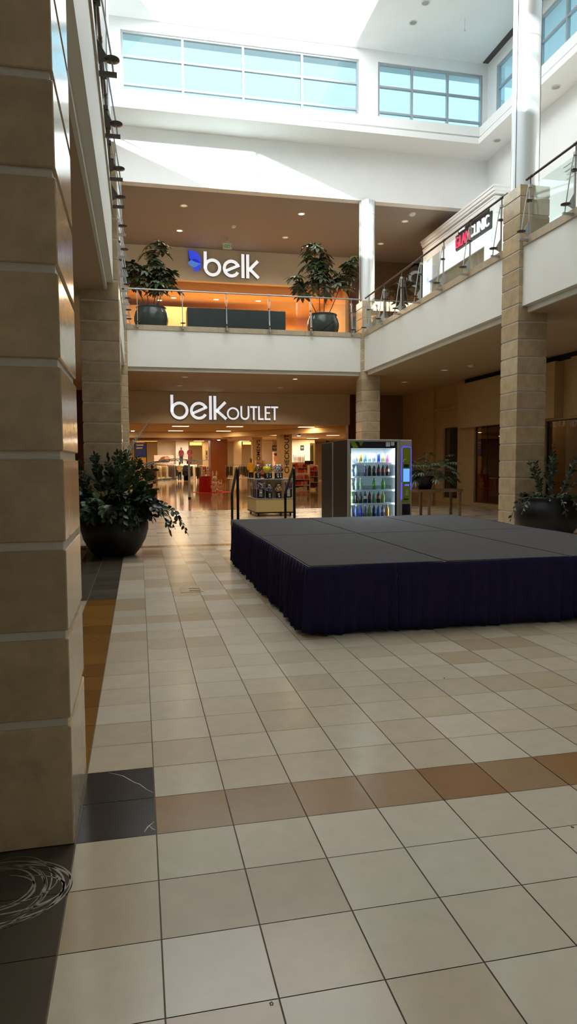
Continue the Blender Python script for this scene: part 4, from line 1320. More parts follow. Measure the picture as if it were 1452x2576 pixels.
small_fitting('smoke_detector', 9.29, 19.9, 10.0, 'smoke detector beside the right lights of the brown upper soffit', 'smoke detector', 0.13, 0.08)
small_fitting('smoke_detector', 9.71, 16.29, LIP, 'round smoke detector on the lower right corridor ceiling', 'smoke detector', 0.11, 0.06)
m = MB().tube([(9.77, 17.11, CEIL), (9.77, 17.11, 14.42)], 0.004, 5)
m.arc((0, 0), 0.02, 0.028, -180, 180, (9.77, 17.11, 14.39), U, V, 0.006, 12)
tag(m.build('hanging_hook', 'rail_metal'), 'thin wire with a small hook hanging from the white atrium ceiling', 'hook')
# inside the upper store
for px, py in [(500, 720), (614, 725), (724, 735), (833, 738), (437, 749), (401, 755), (544, 753), (650, 757)]:
    q = at(px, py, 'z', 8.9)
    q.y = max(26.4, min(q.y, 31.0))
    root = downlight(q.x, q.y, 8.9, 'round ceiling light inside the orange upper store', 0.16, 'lamp_warm', 'ceiling lights of the upper store')
q = at(794, 779, 'y', 30.6)
MBx = MB().lathe(q.x, 30.6, [(0.12, q.z - 0.05), (0.17, q.z), (0.12, q.z + 0.05)], 16)
MBx.tube([(q.x, 30.6, q.z + 0.05), (q.x, 30.6, 8.9)], 0.012, 6)
tag(MBx.build('globe_lamp', 'lamp_spot'), 'bright round lamp inside the upper store, above the right glossy pot', 'lamp')
area_light('upper_store_light', (4.0, 28.0, 8.8), 7, 2.2, 330, (1.0, 0.76, 0.5))
area_light('upper_niche_light', (7.4, 30.4, 8.6), 1.0, 0.8, 80, (1.0, 0.62, 0.22))
area_light('upper_clinic_light', (11.0, 18.8, 8.06), 0.8, 3.6, 60, (1.0, 0.97, 0.92))
area_light('upper_shop_light', (11.0, 10.6, 8.06), 0.8, 3.0, 50, (1.0, 0.97, 0.92))
area_light('added_shop_window_lamp', (12.5, 18.2, 3.9), 0.5, 2.0, 16, (1.0, 0.7, 0.4), (0.4, 0, -1))  # unseen lamp added to light the panel inside the shop windows

# the big store: luminous ceiling panels (each with its own lamp), spots, coves
n = 0
for iy, y in enumerate((28.5, 33.0, 38.0, 43.5, 49.5, 56.0, 63.0)):
    for x in (-6.5, -1.5, 2.4, 5.6, 10.0, 15.0) if y > 35 else (-0.5, 2.4, 5.6, 8.5):
        w, d = (0.95, 0.5)
        MBp = MB().box(x - w / 2, y - d / 2, 3.682, x + w / 2, y + d / 2, 3.70)
        tag(MBp.build('ceiling_light', 'panel_lamp'), 'flat luminous panel in the store ceiling', 'ceiling light', 'luminous panels of the store ceiling')
        l = area_light('panel_light', (x, y, 3.675), w * 0.95, d * 0.95, 42 if y > 35 else 12, (1.0, 0.66, 0.31))
for px, py in [(334, 1080), (388, 1079), (452, 1078), (514, 1079), (565, 1081), (501, 1106), (550.5, 1107), (752, 1083), (752, 1096), (334, 1084)]:
    Yp = 44.0 if py < 1100 else 50.0
    q = at(px, py, 'y', Yp)
    root = thing('spotlight', 'small bright spotlight under the store ceiling', 'spotlight', q, 'spotlights in the store')
    MB().lathe(q.x, q.y, [(0.10, q.z + 0.16), (0.13, q.z + 0.02), (0.12, q.z)], 14).build('housing', 'black_metal', root)
    MB().lathe(q.x, q.y, [(0.12, q.z - 0.001), (0.06, q.z - 0.03)], 12).build('lamp', 'lamp_spot', root)
    if q.z < 3.5:
        MB().tube([(q.x, q.y, q.z + 0.16), (q.x, q.y, 3.7)], 0.02, 6).build('stem', 'black_metal', root)

# light of the downlights in the two soffits
for x, y in ((1.59, 20.75), (1.59, 23.22), (5.58, 20.7), (5.55, 23.18), (9.34, 20.66), (9.35, 23.17)):
    area_light('soffit_lamp', (x, y, 9.97), 0.2, 0.2, 20, (1.0, 0.88, 0.72), spread=136)
for x, y in ((5.25, 20.35), (1.51, 20.47), (1.49, 23.04), (5.29, 23.05)):
    area_light('soffit_lamp', (x, y, 4.33), 0.2, 0.2, 24, (1.0, 0.78, 0.5), spread=140)
# added wash lamps without fittings, put in to brighten the store walls
area_light('added_wash_lamp', (6.5, 58.5, 3.55), 3.0, 0.4, 90, (1.0, 0.86, 0.66), (0, 0.6, -1))
q = at(458, 1100, 'y', 58.0)
area_light('added_wash_lamp', (q.x, 58.6, 3.55), 2.4, 0.4, 170, (1.0, 0.9, 0.74), (0, 0.6, -1))
q = at(765, 1100, 'y', 55.0)
area_light('added_wash_lamp', (q.x, 54.6, 3.55), 3.0, 0.4, 280, (1.0, 0.82, 0.6), (0, 0.6, -1))
# ------------------------------------------------------------------ candy machine cart
mat('laminate_tan', (196, 166, 106), 0.4, var=0.05, scale=3)
mat('laminate_side', (176, 152, 112), 0.4, var=0.05, scale=3)
mat('chrome', (214, 214, 212), 0.18, metal=0.9, var=0.03)
kx0, kx1, ky0, ky1 = 3.10, 4.17, 15.9, 17.4
root = thing('vending_cart', 'tan cart on castors behind the stage, loaded with candy machines', 'cart', ((kx0 + kx1) / 2, (ky0 + ky1) / 2, 0))
MB().box(kx0, ky0, 0.12, kx1, ky1, 0.48, 0, 0.006).build('base_cabinet', 'laminate_tan', root)
MB().box(kx0 - 0.01, ky0 - 0.01, 0.09, kx1 + 0.01, ky1 + 0.01, 0.12).build('base_trim', 'black_metal', root)
MB().box(kx0 - 0.01, ky0 - 0.01, 0.48, kx1 + 0.01, ky1 + 0.01, 0.50).build('counter', 'grey_plastic', root)
MB().box(kx0 + 0.28, ky0 + 0.26, 0.50, kx1 - 0.28, ky1 - 0.26, 1.02).build('centre_panel', 'laminate_side', root)
MB().box(kx0 - 0.005, ky0 - 0.005, 1.02, kx1 + 0.005, ky1 + 0.005, 1.045, 0, 0.004).build('top_shelf', 'grey_plastic', root)
for x in (kx0 + 0.08, kx1 - 0.08):
    for y in (ky0 + 0.1, ky1 - 0.1):
        m = MB()
        m.rings([[(x - 0.02 + 0.04 * j, y + 0.045 * math.cos(a), 0.045 + 0.045 * math.sin(a)) for a in [2 * math.pi * i / 16 for i in range(16)]] for j in (0, 1)], 0, False)
        m.box(x - 0.03, y - 0.02, 0.075, x + 0.03, y + 0.02, 0.09)
        m.build('castor', 'black_metal', root)

def candies(m, x, y, z0, z1, r, n, seed, mats_n=3, square=False, rr_=0.017):
    rr = random.Random(seed)
    for k in range(n):
        a, q = rr.uniform(0, 6.283), r * math.sqrt(rr.uniform(0.35, 1))
        z = rr.uniform(z0, z1)
        if square:
            p = Vector((x + rr.uniform(-r, r), y + rr.choice((-r, rr.uniform(-r, r))), z))
        else:
            kk = math.sqrt(max(0.05, 1 - ((z - (z0 + z1) / 2) / ((z1 - z0) * 0.55)) ** 2))
            p = Vector((x + q * kk * math.cos(a), y + q * kk * math.sin(a), z))
        vs = [p + Vector(v) * rr_ for v in ((1, 0, 0), (-1, 0, 0), (0, 1, 0), (0, -1, 0), (0, 0, 1), (0, 0, -1))]
        m.add(vs, [(0, 2, 4), (2, 1, 4), (1, 3, 4), (3, 0, 4), (2, 0, 5), (1, 2, 5), (3, 1, 5), (0, 3, 5)], rr.randrange(mats_n), True)
mat('candy_yellow', (226, 206, 24), 0.4)
mat('candy_lemon', (214, 190, 30), 0.4)
mat('candy_purple', (120, 44, 96), 0.4)
mat('candy_plum', (90, 36, 84), 0.4)
mat('candy_white', (230, 224, 214), 0.4)
mat('candy_blue', (110, 126, 190), 0.4)
mat('candy_sky', (170, 184, 214), 0.4)
mat('candy_orange', (226, 150, 40), 0.4)
mat('candy_red', (190, 40, 44), 0.4)
mat('candy_green', (70, 130, 60), 0.4)
mat('candy_brown', (110, 70, 40), 0.4)
def globe(x, y, z, mats_, label, seed, full=False, back=False):
    root = thing('gumball_machine', label, 'candy machine', (x, y, z), 'candy machines on the cart')
    m = MB()
    m.box(x - 0.085, y - 0.075, z, x + 0.085, y + 0.075, z + 0.015, 0, 0.004)
    m.box(x - 0.07, y - 0.06, z + 0.015, x + 0.07, y + 0.06, z + 0.16, 0, 0.01)
    m.build('base', 'black_metal', root)
    m = MB()
    m.box(x - 0.03, y - 0.075, z + 0.07, x + 0.03, y - 0.06, z + 0.145, 0, 0.004)
    m.rings([[(x + r_ * math.cos(a), yy, z + 0.108 + r_ * math.sin(a)) for a in [2 * math.pi * i / 12 for i in range(12)]] for yy, r_ in ((y - 0.072, 0.022), (y - 0.09, 0.022), (y - 0.09, 0.01), (y - 0.105, 0.01))], 0, False)
    m.box(x - 0.024, y - 0.10, z + 0.03, x + 0.024, y - 0.06, z + 0.065, 0, 0.004)
    m.build('coin_mechanism', 'chrome', root)
    zc = z + 0.27
    prof = [(0.06, z + 0.165)] + [(0.125 * math.cos(math.radians(a)), zc + 0.105 * math.sin(math.radians(a))) for a in (-60, -40, -20, 0, 20, 40, 60)]
    MB().lathe(x, y, prof, 24, 0, True, True, True).build('globe', 'globe_glass', root)
    m = MB()
    if full:
        m.lathe(x, y, [(0.05, z + 0.175)] + [(0.118 * math.cos(math.radians(a)), zc + 0.099 * math.sin(math.radians(a))) for a in (-60, -40, -20, 0, 20, 40, 58)], 20)
    candies(m, x, y, z + 0.19, z + 0.34, 0.098, 130, seed, len(mats_))
    m.build('candy_fill', mats_, root)['kind'] = 'stuff'
    MB().lathe(x, y, [(0.072, z + 0.358), (0.075, z + 0.372), (0.05, z + 0.392), (0.012, z + 0.396)], 20).build('lid', 'chrome', root)
    return root
zt, zm = 1.045, 0.50
globe(kx0 + 0.34, ky0 + 0.16, zt, ['candy_yellow', 'candy_lemon'], 'candy machine with a full yellow globe on top of the cart', 1, True)
globe(kx0 + 0.64, ky0 + 0.16, zt, ['candy_blue', 'candy_sky', 'candy_white'], 'candy machine with a pale blue globe on top of the cart', 2)
globe(kx0 + 0.16, ky0 + 0.60, zt, ['candy_brown', 'candy_green', 'candy_orange'], 'dark brown candy machine behind the yellow globe, on top of the cart', 3)
globe(kx0 + 0.50, ky0 + 0.62, zt, ['candy_orange', 'candy_brown', 'candy_yellow'], 'amber candy machine between and behind the yellow and pale blue globes', 4)
globe(kx0 + 0.80, ky0 + 0.58, zt, ['candy_brown', 'candy_red', 'candy_white'], 'candy machine half hidden behind the pale blue globe, on top of the cart', 5)
globe(kx0 + 0.40, ky0 + 0.13, zm, ['candy_purple', 'candy_white', 'candy_blue'], 'purple and white candy globe on the lower counter of the cart', 6)
globe(kx0 + 0.665, ky0 + 0.13, zm, ['candy_orange', 'candy_white', 'candy_red', 'candy_yellow'], 'mixed orange candy globe on the lower counter of the cart', 7)
def boxmachine(x, y, mats_, label, seed, facing):
    root = thing('candy_machine', label, 'candy machine', (x, y, zm), 'square candy machines on the cart')
    m = MB()
    for sx in (-1, 1):
        for sy in (-1, 1):
            m.box(x + sx * 0.12 - 0.008, y + sy * 0.12 - 0.008, zm, x + sx * 0.12 + 0.008, y + sy * 0.12 + 0.008, zm + 0.5)
    for z in (zm, zm + 0.26, zm + 0.485):
        m.box(x - 0.12, y - 0.125, z, x + 0.12, y + 0.125, z + 0.014)
    m.build('frame', 'chrome', root)
    MB().box(x - 0.1, y - 0.1, zm + 0.015, x + 0.1, y + 0.1, zm + 0.255, 0, 0.004).build('body', 'black_metal', root)
    m = MB()
    m.box(x - 0.045, y - 0.122, zm + 0.05, x + 0.045, y - 0.1, zm + 0.25, 0, 0.004)
    m.box(x - 0.03, y - 0.14, zm + 0.14, x + 0.03, y - 0.122, zm + 0.17, 0, 0.004)
    m.build('coin_mechanism', 'chrome', root)
    m = MB()
    m.box(x - 0.095, y - 0.095, zm + 0.275, x + 0.095, y + 0.095, zm + 0.42)
    candies(m, x, y, zm + 0.29, zm + 0.44, 0.098, 140, seed, len(mats_), True)
    m.build('candy_fill', mats_, root)['kind'] = 'stuff'
    MB().box(x - 0.112, y - 0.112, zm + 0.275, x + 0.112, y + 0.112, zm + 0.48).build('glass_case', 'globe_glass', root)
boxmachine(kx0 + 0.145, ky0 + 0.14, ['candy_purple', 'candy_plum', 'candy_white'], 'square candy machine of purple gumballs at the left front of the cart', 8, 0)
boxmachine(kx0 + 0.93, ky0 + 0.14, ['candy_purple', 'candy_blue', 'candy_green', 'candy_red'], 'square candy machine of mixed toys behind the right handrail', 9, 0)
boxmachine(kx0 + 0.145, ky0 + 0.47, ['candy_brown', 'candy_purple'], 'square candy machine on the left side of the cart, behind the purple one', 10, 0)
boxmachine(kx0 + 0.145, ky0 + 0.80, ['candy_orange', 'candy_brown'], 'square candy machine on the left side of the cart, second behind the purple one', 11, 0)
# floor outlet left of the stage
root = thing('floor_outlet', 'square metal floor outlet cover in the tiles left of the stage', 'floor outlet', (0.53, 5.27, 0))
MB().box(0.40, 5.10, 0.0, 0.66, 5.40, 0.004).build('cover_plate', 'laminate_side', root)
m = MB()
m.box(0.50, 5.16, 0.004, 0.63, 5.19, 0.007)
m.box(0.50, 5.29, 0.004, 0.63, 5.32, 0.007)
m.build('lid', 'deck_edge', root)
m = MB()
for x, y in [(2.45, 0.78), (1.62, -0.32), (0.28, -0.93), (1.95, 1.55), (2.9, 0.4)]:
    for k in range(5):
        a = k * 1.3
        m.box(x + 0.004 * math.cos(a), y + 0.005 * math.sin(a), 0.0, x + 0.004 * math.cos(a) + 0.003, y + 0.005 * math.sin(a) + 0.003, 0.002)
o = m.build('dirt_crumbs', 'black_metal', kind='stuff')
tag(o, 'tiny dark crumbs of dirt scattered on the pale floor tiles', 'dirt')

# worn marks: pale swirls rubbed into the dark tiles at the foot of the nearest pillar, white veins in the black tiles
mat('scuff', (150, 140, 122), 0.6, var=0.3, scale=30)
rr = random.Random(4)
m = MB()
def ribbon(pts, w):
    n = len(pts)
    L_, R2 = [], []
    for i, p in enumerate(pts):
        d = (pts[min(i + 1, n - 1)] - pts[max(i - 1, 0)]).normalized()
        s_ = Vector((-d.y, d.x, 0)) * w * (0.25 + 0.75 * math.sin(math.pi * i / (n - 1))) * rr.uniform(0.6, 1.0)
        L_.append(p + s_)
        R2.append(p - s_)
    m.add([tuple(p) for p in L_ + R2], [(i, n + i, n + i + 1, i + 1) for i in range(n - 1)])
c0 = at(20, 2238, 'z', 0.0006)
for k in range(13):
    rx, ry = rr.uniform(0.10, 0.25), rr.uniform(0.09, 0.2)
    a0, a1 = rr.uniform(-150, -60), rr.uniform(60, 150)
    c = c0 + Vector((rr.uniform(-0.05, 0.0), rr.uniform(-0.04, 0.03), 0))
    ribbon([c + Vector((rx * math.cos(math.radians(a0 + (a1 - a0) * i / 30)), ry * math.sin(math.radians(a0 + (a1 - a0) * i / 30)), 0)) for i in range(31)], rr.uniform(0.0015, 0.0055))
tag(m.build('scuff_marks', 'scuff', kind='stuff'), 'pale circular scuff marks on the dark tiles at the foot of the nearest pillar', 'scuff marks')
m = MB()
for pl in ([(272, 1943), (310, 1952), (338, 1968), (352, 1973), (368, 1985), (385, 1994)], [(363, 2093), (372, 2080), (388, 2067)], [(376, 2078), (384, 2085), (392, 2088)]):
    ribbon([at(x, y, 'z', 0.0006) for x, y in pl], 0.0022)
tag(m.build('stone_veins', 'joint_metal', kind='stuff'), 'white veins in the two black floor tiles by the nearest pillar', 'veins')
# ------------------------------------------------------------------ inside the big store
mat('red_cloth', (186, 26, 22), 0.8, var=0.12, scale=4)
mat('red_mat', (214, 60, 40), 0.8, var=0.06)
mat('plush_cream', (238, 224, 204), 0.95, var=0.06)
mat('plush_pink', (226, 150, 150), 0.95, var=0.06)
mat('banner_blue', (44, 62, 150), 0.6, var=0.1, scale=1.5)
mat('banner_yellow', (220, 176, 30), 0.6)
mat('poster_peach', (244, 206, 180), 0.6, var=0.08, scale=2, emit=(244, 190, 150), estr=0.25)
mat('poster_skin', (222, 158, 128), 0.6, var=0.1)
mat('poster_hair', (150, 96, 62), 0.7, var=0.2)
mat('poster_dark', (50, 36, 30), 0.7)
mat('mannequin_skin', (96, 66, 52), 0.5)
mat('cloth_maroon', (96, 20, 20), 0.85, var=0.2)
mat('cloth_red', (170, 34, 36), 0.85, var=0.15)
mat('cloth_cream', (228, 212, 176), 0.85, var=0.1)
mat('cloth_tan', (196, 166, 116), 0.85, var=0.12)
mat('cloth_grey', (126, 120, 112), 0.85, var=0.15)
mat('cloth_black', (28, 25, 25), 0.85, var=0.15)
mat('cloth_olive', (90, 86, 60), 0.85, var=0.15)
mat('cloth_yellow', (214, 170, 40), 0.85, var=0.1)
mat('cloth_navy', (30, 36, 70), 0.85, var=0.15)
mat('cloth_pink', (226, 60, 96), 0.85, var=0.1)
mat('cloth_green', (74, 110, 56), 0.85, var=0.1)
mat('goods_red', (204, 60, 50), 0.5, var=0.15)
mat('goods_pink', (226, 130, 120), 0.5, var=0.15)
mat('goods_tan', (206, 160, 110), 0.5, var=0.15)
mat('goods_dark', (110, 44, 36), 0.5, var=0.15)
mat('shelf_white', (226, 206, 176), 0.5)

def R_(px0, py0, px1, py1, Y):
    a, b = at(px0, py1, 'y', Y), at(px1, py0, 'y', Y)
    return a.x, a.z, b.x, b.z
def pbox(m, px0, py0, px1, py1, Y, depth, mi=0, c=0.0, floor=False):
    x0, z0, x1, z1 = R_(px0, py0, px1, py1, Y)
    m.box(x0, Y, 0.0 if floor else max(z0, 0.0), x1, Y + depth, z1, mi, c)
    return x0, x1, z1

# columns and bulkheads of the store
for nm, a, Y in (('checkout', (703, 735), 41.0), ('womens', (636, 661), 54.0), ('plain', (590, 608), 63.0), ('home', (510, 526), 64.0)):
    x0, _, x1, _ = R_(a[0], 1160, a[1], 1160, Y)
    MB().box(x0, Y, 0, x1, Y + (x1 - x0), 3.7, 0, 0.02).build('pillar_store', 'store_wall', kind='structure')
def vtext(body, px0, px1, py0, py1, Y, label):
    a, b = at(px1, py1, 'y', Y), at(px0, py0, 'y', Y)
    o = text_mesh(body, 'column_lettering', b.z - a.z, a.x - b.x, 0.02, (a.x, Y, a.z), (0, 0, 1), (-1, 0, 0), 'letter_black', None, 0.01)
    tag(o, label, 'lettering')
vtext('CHECKOUT', 715.5, 727.5, 1092, 1190, 41.0, 'black CHECKOUT lettering running up the nearest store column')
vtext("WOMEN'S", 645, 655, 1106, 1175, 54.0, "black WOMEN'S lettering running up a column left of the CHECKOUT one")
vtext('HOME', 517, 523, 1133, 1156, 64.0, 'small black HOME lettering on a distant store column')
m = MB()
x0, z0, x1, z1 = R_(300, 1088, 578, 1101, 45)
m.box(x0 - 3, 45, z0, x1 - 1.2, 46.5, 3.7)
cx = x1 - 1.2
m.rings([[(cx + 1.6 * math.sin(a), 46.6 - 1.6 * math.cos(a), z) for a in [math.pi * k / 16 for k in range(17)]] for z in (z0, 3.7)], 0, False, True, True)
m.build('wall_store_bulkhead', 'store_wall', kind='structure')
m = MB()
m.box(x0 - 3, 44.98, z0 - 0.14, x1 - 1.1, 46.5, z0)
m.build('trim_store_bulkhead', 'dark_wood', kind='structure')
m = MB()
pbox(m, 530, 1103, 572, 1170, 52, 1.6, floor=True)
m.build('wall_store_wood', 'wood_panel', kind='structure')
m = MB()
pbox(m, 443, 1098, 474, 1168, 61, 0.8, floor=True)
m.build('wall_store_white_fin', 'store_white', kind='structure')
m = MB()
pbox(m, 397, 1098, 441, 1168, 62, 0.6, floor=True)
m.build('wall_store_grey_fin', 'sign_wall_paint', kind='structure')
m = MB()
pbox(m, 735, 1106, 792, 1170, 57, 0.4, floor=True)
pbox(m, 660, 1112, 690, 1170, 62, 0.4, floor=True)
m.build('wall_store_side', 'store_white', kind='structure')
m = MB()
x0, z0, x1, z1 = R_(590, 1100, 735, 1085, 47)
m.prism([(x0 - 2.5, 47.0), (x1 + 1, 36.0), (x1 + 1, 36.5), (x0 - 2.5, 48.0)], (0, 0, 3.35), (1, 0, 0), (0, 1, 0), 0.35)
m.build('trim_store_soffit', 'store_wall', kind='structure')
for k, (a, b, c, d, Y, lab) in enumerate([(588, 1081, 640, 1092, 52, 'above the plain column'), (612, 1112, 684, 1118, 66, 'between the lettered columns'), (478, 1113, 528, 1120, 66, 'behind the mannequins'), (336, 1103, 396, 1110, 64, 'far left of the store')]):
    m = MB()
    pbox(m, a, b, c, d, Y, 0.3)
    tag(m.build('cove_light', 'cove_lamp'), 'long glowing yellow ceiling cove, ' + lab, 'cove light')

# red draped pedestal with plush rabbits on a round red mat
q = at(519, 1239, 'z', 0)
cx, cy = q.x, q.y + 0.35
m = MB().lathe(cx + 0.45, cy, [(1.15, 0.0), (1.15, 0.006)], 40)
tag(m.build('round_mat', 'red_mat'), 'round red mat on the store floor under the draped pedestal', 'mat')
x0, z0, x1, z1 = R_(503, 1198, 533, 1238, cy - 0.3)
m = MB()
rings = []
for z, k in ((0.012, 1.08), (0.3, 1.03), (z1 - 0.03, 1.0), (z1, 0.97)):
    ring = []
    for i in range(72):
        a = 2 * math.pi * i / 72
        r = (x1 - x0) / 2 * k * (1 + (0.03 * math.sin(a * 13) if z < z1 - 0.1 else 0))
        ring.append(((x0 + x1) / 2 + r * math.cos(a), cy + r * math.sin(a), z))
    rings.append(ring)
m.rings(rings, 0, True)
tag(m.build('draped_pedestal', 'red_cloth'), 'red draped pedestal on the red mat inside the store', 'pedestal')
def ell(m, c, rx, ry, rz, mi=0, n=12):
    m.rings([[(c[0] + rx * math.sin(t) * math.cos(2 * math.pi * i / n), c[1] + ry * math.sin(t) * math.sin(2 * math.pi * i / n), c[2] - rz * math.cos(t)) for i in range(n)] for t in [math.pi * (0.04 + 0.92 * k / 8) for k in range(9)]], mi, True)
    return m
def rabbit(x, y, z, h, label, seated=False):
    root = thing('plush_rabbit', label, 'plush toy', (x, y, z), 'plush rabbits by the red pedestal')
    s = h / 1.0
    m = MB()
    ell(m, (x, y, z + 0.30 * s), 0.15 * s, 0.13 * s, 0.26 * s)
    for k in (-1, 1):
        ell(m, (x + 0.09 * s * k, y - 0.10 * s, z + 0.07 * s), 0.075 * s, 0.14 * s, 0.07 * s)
        ell(m, (x + 0.16 * s * k, y - 0.05 * s, z + 0.40 * s), 0.055 * s, 0.07 * s, 0.13 * s)
    m.build('body', 'plush_cream', root)
    m = MB()
    ell(m, (x, y - 0.02 * s, z + 0.64 * s), 0.13 * s, 0.12 * s, 0.12 * s)
    hd = m.build('head', 'plush_cream', root)
    for k in (-1, 1):
        m = MB()
        ell(m, (x + (0.07 + 0.02) * s * k, y, z + 0.86 * s), 0.035 * s, 0.025 * s, 0.15 * s)
        m.build('ear', 'plush_cream', root)
    m = MB()
    ell(m, (x, y - 0.105 * s, z + 0.52 * s), 0.07 * s, 0.04 * s, 0.03 * s)
    m.build('bow', 'plush_pink', root)
f1, f2 = at(538, 1239, 'z', 0), at(551, 1238, 'z', 0)
rabbit(f1.x, f1.y, 0.006, 0.72, 'cream plush rabbit on the red mat, nearest the pedestal')
rabbit(f2.x + 0.08, f2.y, 0.006, 0.66, 'cream plush rabbit standing at the right edge of the red mat')
rabbit(f1.x + 0.16, f1.y + 1.0, 0.006, 1.1, 'tall cream plush rabbit behind the two standing on the red mat')
rabbit(x0 + 0.25, cy, z1, 0.42, 'small cream plush rabbit lying on top of the red pedestal')
rabbit(x1 - 0.15, cy + 0.2, z1, 0.5, 'pink-bowed plush rabbit at the right on top of the red pedestal')

# grey pole at the entrance with a little red sign
q = at(477, 1254, 'z', 0)
root = thing('barrier_pole', 'slim grey pole with a dark foot at the store entrance', 'pole', q)
MB().box(q.x - 0.045, q.y - 0.03, 0.06, q.x + 0.045, q.y + 0.03, 1.58).build('pole', 'joint_metal', root)
MB().box(q.x - 0.06, q.y - 0.05, 0, q.x + 0.06, q.y + 0.05, 0.06).build('foot', 'black_metal', root)
MB().box(q.x - 0.1, q.y - 0.02, 1.48, q.x - 0.045, q.y + 0.0, 1.62).build('sign_card', 'cloth_red', root)

# mannequins: one continuous body each, clothes as children
def mannequin(x, y, z, h, top, bottom, label, skirt_=False, skin='mannequin_skin', pose=0.0):
    root = thing('mannequin', label, 'mannequin', (x, y, z), 'mannequins in the store')
    s = h / 1.8
    m = MB()
    def er(c, rx, ry, n=12):
        return [(c[0] + rx * math.cos(2 * math.pi * i / n), c[1] + ry * math.sin(2 * math.pi * i / n), c[2]) for i in range(n)]
    m.rings([er((x, y, z + q * s), a * s, b * s) for q, a, b in [(0.86, .15, .11), (0.95, .165, .12), (1.08, .125, .095), (1.22, .15, .11), (1.38, .19, .10), (1.45, .16, .085), (1.49, .06, .06), (1.55, .05, .055), (1.60, .07, .085), (1.68, .075, .095), (1.76, .065, .08), (1.80, .02, .03)]], 0, True)
    for k in (-1, 1):
        m.tube([(x + k * .085 * s, y, z + .92 * s), (x + k * .09 * s, y, z + .5 * s), (x + k * .09 * s, y, z + .06 * s), (x + k * .09 * s, y - .12 * s, z + .03 * s)], [.085 * s, .058 * s, .038 * s, .03 * s], 10)
        m.tube([(x + k * .18 * s, y, z + 1.41 * s), (x + k * .23 * s, y, z + 1.15 * s), (x + k * (.2 - pose) * s, y - .08 * s, z + .92 * s), (x + k * (.17 - pose) * s, y - .12 * s, z + .84 * s)], [.05 * s, .042 * s, .032 * s, .02 * s], 8)
    m.build('body', skin, root)
    m = MB()
    m.rings([er((x, y, z + q * s), a * s, b * s) for q, a, b in [(0.84, .185, .135), (0.95, .18, .135), (1.08, .145, .11), (1.22, .165, .125), (1.38, .205, .115), (1.46, .165, .095), (1.49, .075, .072)]], 0, True, False, False)
    for k in (-1, 1):
        m.tube([(x + k * .17 * s, y, z + 1.41 * s), (x + k * .235 * s, y, z + 1.15 * s), (x + k * (.22 - pose) * s, y - .05 * s, z + 1.0 * s)], [.066 * s, .056 * s, .05 * s], 10)
    m.build('top', top, root)
    m = MB()
    if skirt_:
        m.rings([er((x, y, z + q * s), a * s, b * s) for q, a, b in [(0.2, .2, .16), (0.6, .19, .15), (0.88, .175, .13)]], 0, True, False, False)
    else:
        for k in (-1, 1):
            m.tube([(x + k * .08 * s, y, z + .95 * s), (x + k * .09 * s, y, z + .5 * s), (x + k * .092 * s, y, z + .1 * s)], [.105 * s, .082 * s, .07 * s], 10)
    m.build('skirt' if skirt_ else 'trousers', bottom, root)
    return root
for (px, py0, py1, Y, tp, bt, lab, sk, po) in [
        (456.5, 1125, 1168, 60.5, 'cloth_maroon', 'cloth_black', 'mannequin in dark red top and black trousers before the white panel', False, 0.0),
        (478, 1124, 1169, 60.5, 'cloth_maroon', 'cloth_maroon', 'mannequin in dark red dress at the edge of the white panel', True, 0.08),
        (452.5, 1161, 1210, 58.0, 'cloth_tan', 'cloth_navy', 'mannequin in tan wrap and blue jeans standing on the store floor', False, 0.06)]:
    a, b = at(px, py1, 'y', Y), at(px, py0, 'y', Y)
    if a.z > 0.3:
        MB().box(a.x - 0.6, Y - 0.35, 0, a.x + 0.6, Y + 0.35, a.z).build('trim_platform', 'store_white', kind='structure')
    mannequin(a.x, Y, max(a.z, 0.0), b.z - max(a.z, 0.0), tp, bt, lab, sk, pose=po)
a, b = at(632, 1203, 'y', 46.0), at(632, 1153, 'y', 46.0)
mannequin(a.x, 46.0, 0.0, b.z, 'cloth_yellow', 'cloth_black', 'mannequin in a yellow sweater and black trousers left of the lettered column')

# clothes racks; every garment hangs on its own
def garment(kind, col):
    """a folded-flat hanging garment in local coordinates, hook at the origin, facing -y"""
    m = MB()
    if kind == 'coat':
        pr = [(-0.05, -0.08), (0.05, -0.08), (0.2, -0.15), (0.25, -0.55), (0.19, -0.58), (0.18, -0.95), (-0.18, -0.95), (-0.19, -0.58), (-0.25, -0.55), (-0.2, -0.15)]
    elif kind == 'trousers':
        pr = [(-0.15, -0.1), (0.15, -0.1), (0.17, -0.98), (0.03, -0.98), (0.0, -0.45), (-0.03, -0.98), (-0.17, -0.98)]
    else:
        pr = [(-0.05, -0.08), (0.05, -0.08), (0.2, -0.14), (0.26, -0.42), (0.2, -0.45), (0.17, -0.30), (0.18, -0.72), (-0.18, -0.72), (-0.17, -0.30), (-0.2, -0.45), (-0.26, -0.42), (-0.2, -0.14)]
    m.prism(pr, (0, 0.018, 0), (1, 0, 0), (0, 0, 1), 0.036)
    return m.build('hanging_garment', col)
GAR = {}
def hang(kind, col, x, y, z, sc, label, group):
    key = (kind, col)
    if key not in GAR:
        o = garment(kind, col)
        GAR[key] = o
    else:
        o = GAR[key].copy()
        COL.objects.link(o)
    o.location = (x, y, z)
    o.scale = (sc * RND.uniform(0.9, 1.1), sc, sc * RND.uniform(0.92, 1.08))
    o.rotation_euler = (0, 0, 1.25 + RND.uniform(-0.04, 0.04))
    tag(o, label, 'garment', group)
CN = {'cloth_maroon': 'dark red', 'cloth_cream': 'cream', 'cloth_tan': 'tan', 'cloth_grey': 'grey', 'cloth_black': 'black', 'cloth_olive': 'olive', 'cloth_red': 'red', 'cloth_pink': 'pink', 'cloth_navy': 'navy', 'cloth_green': 'green'}
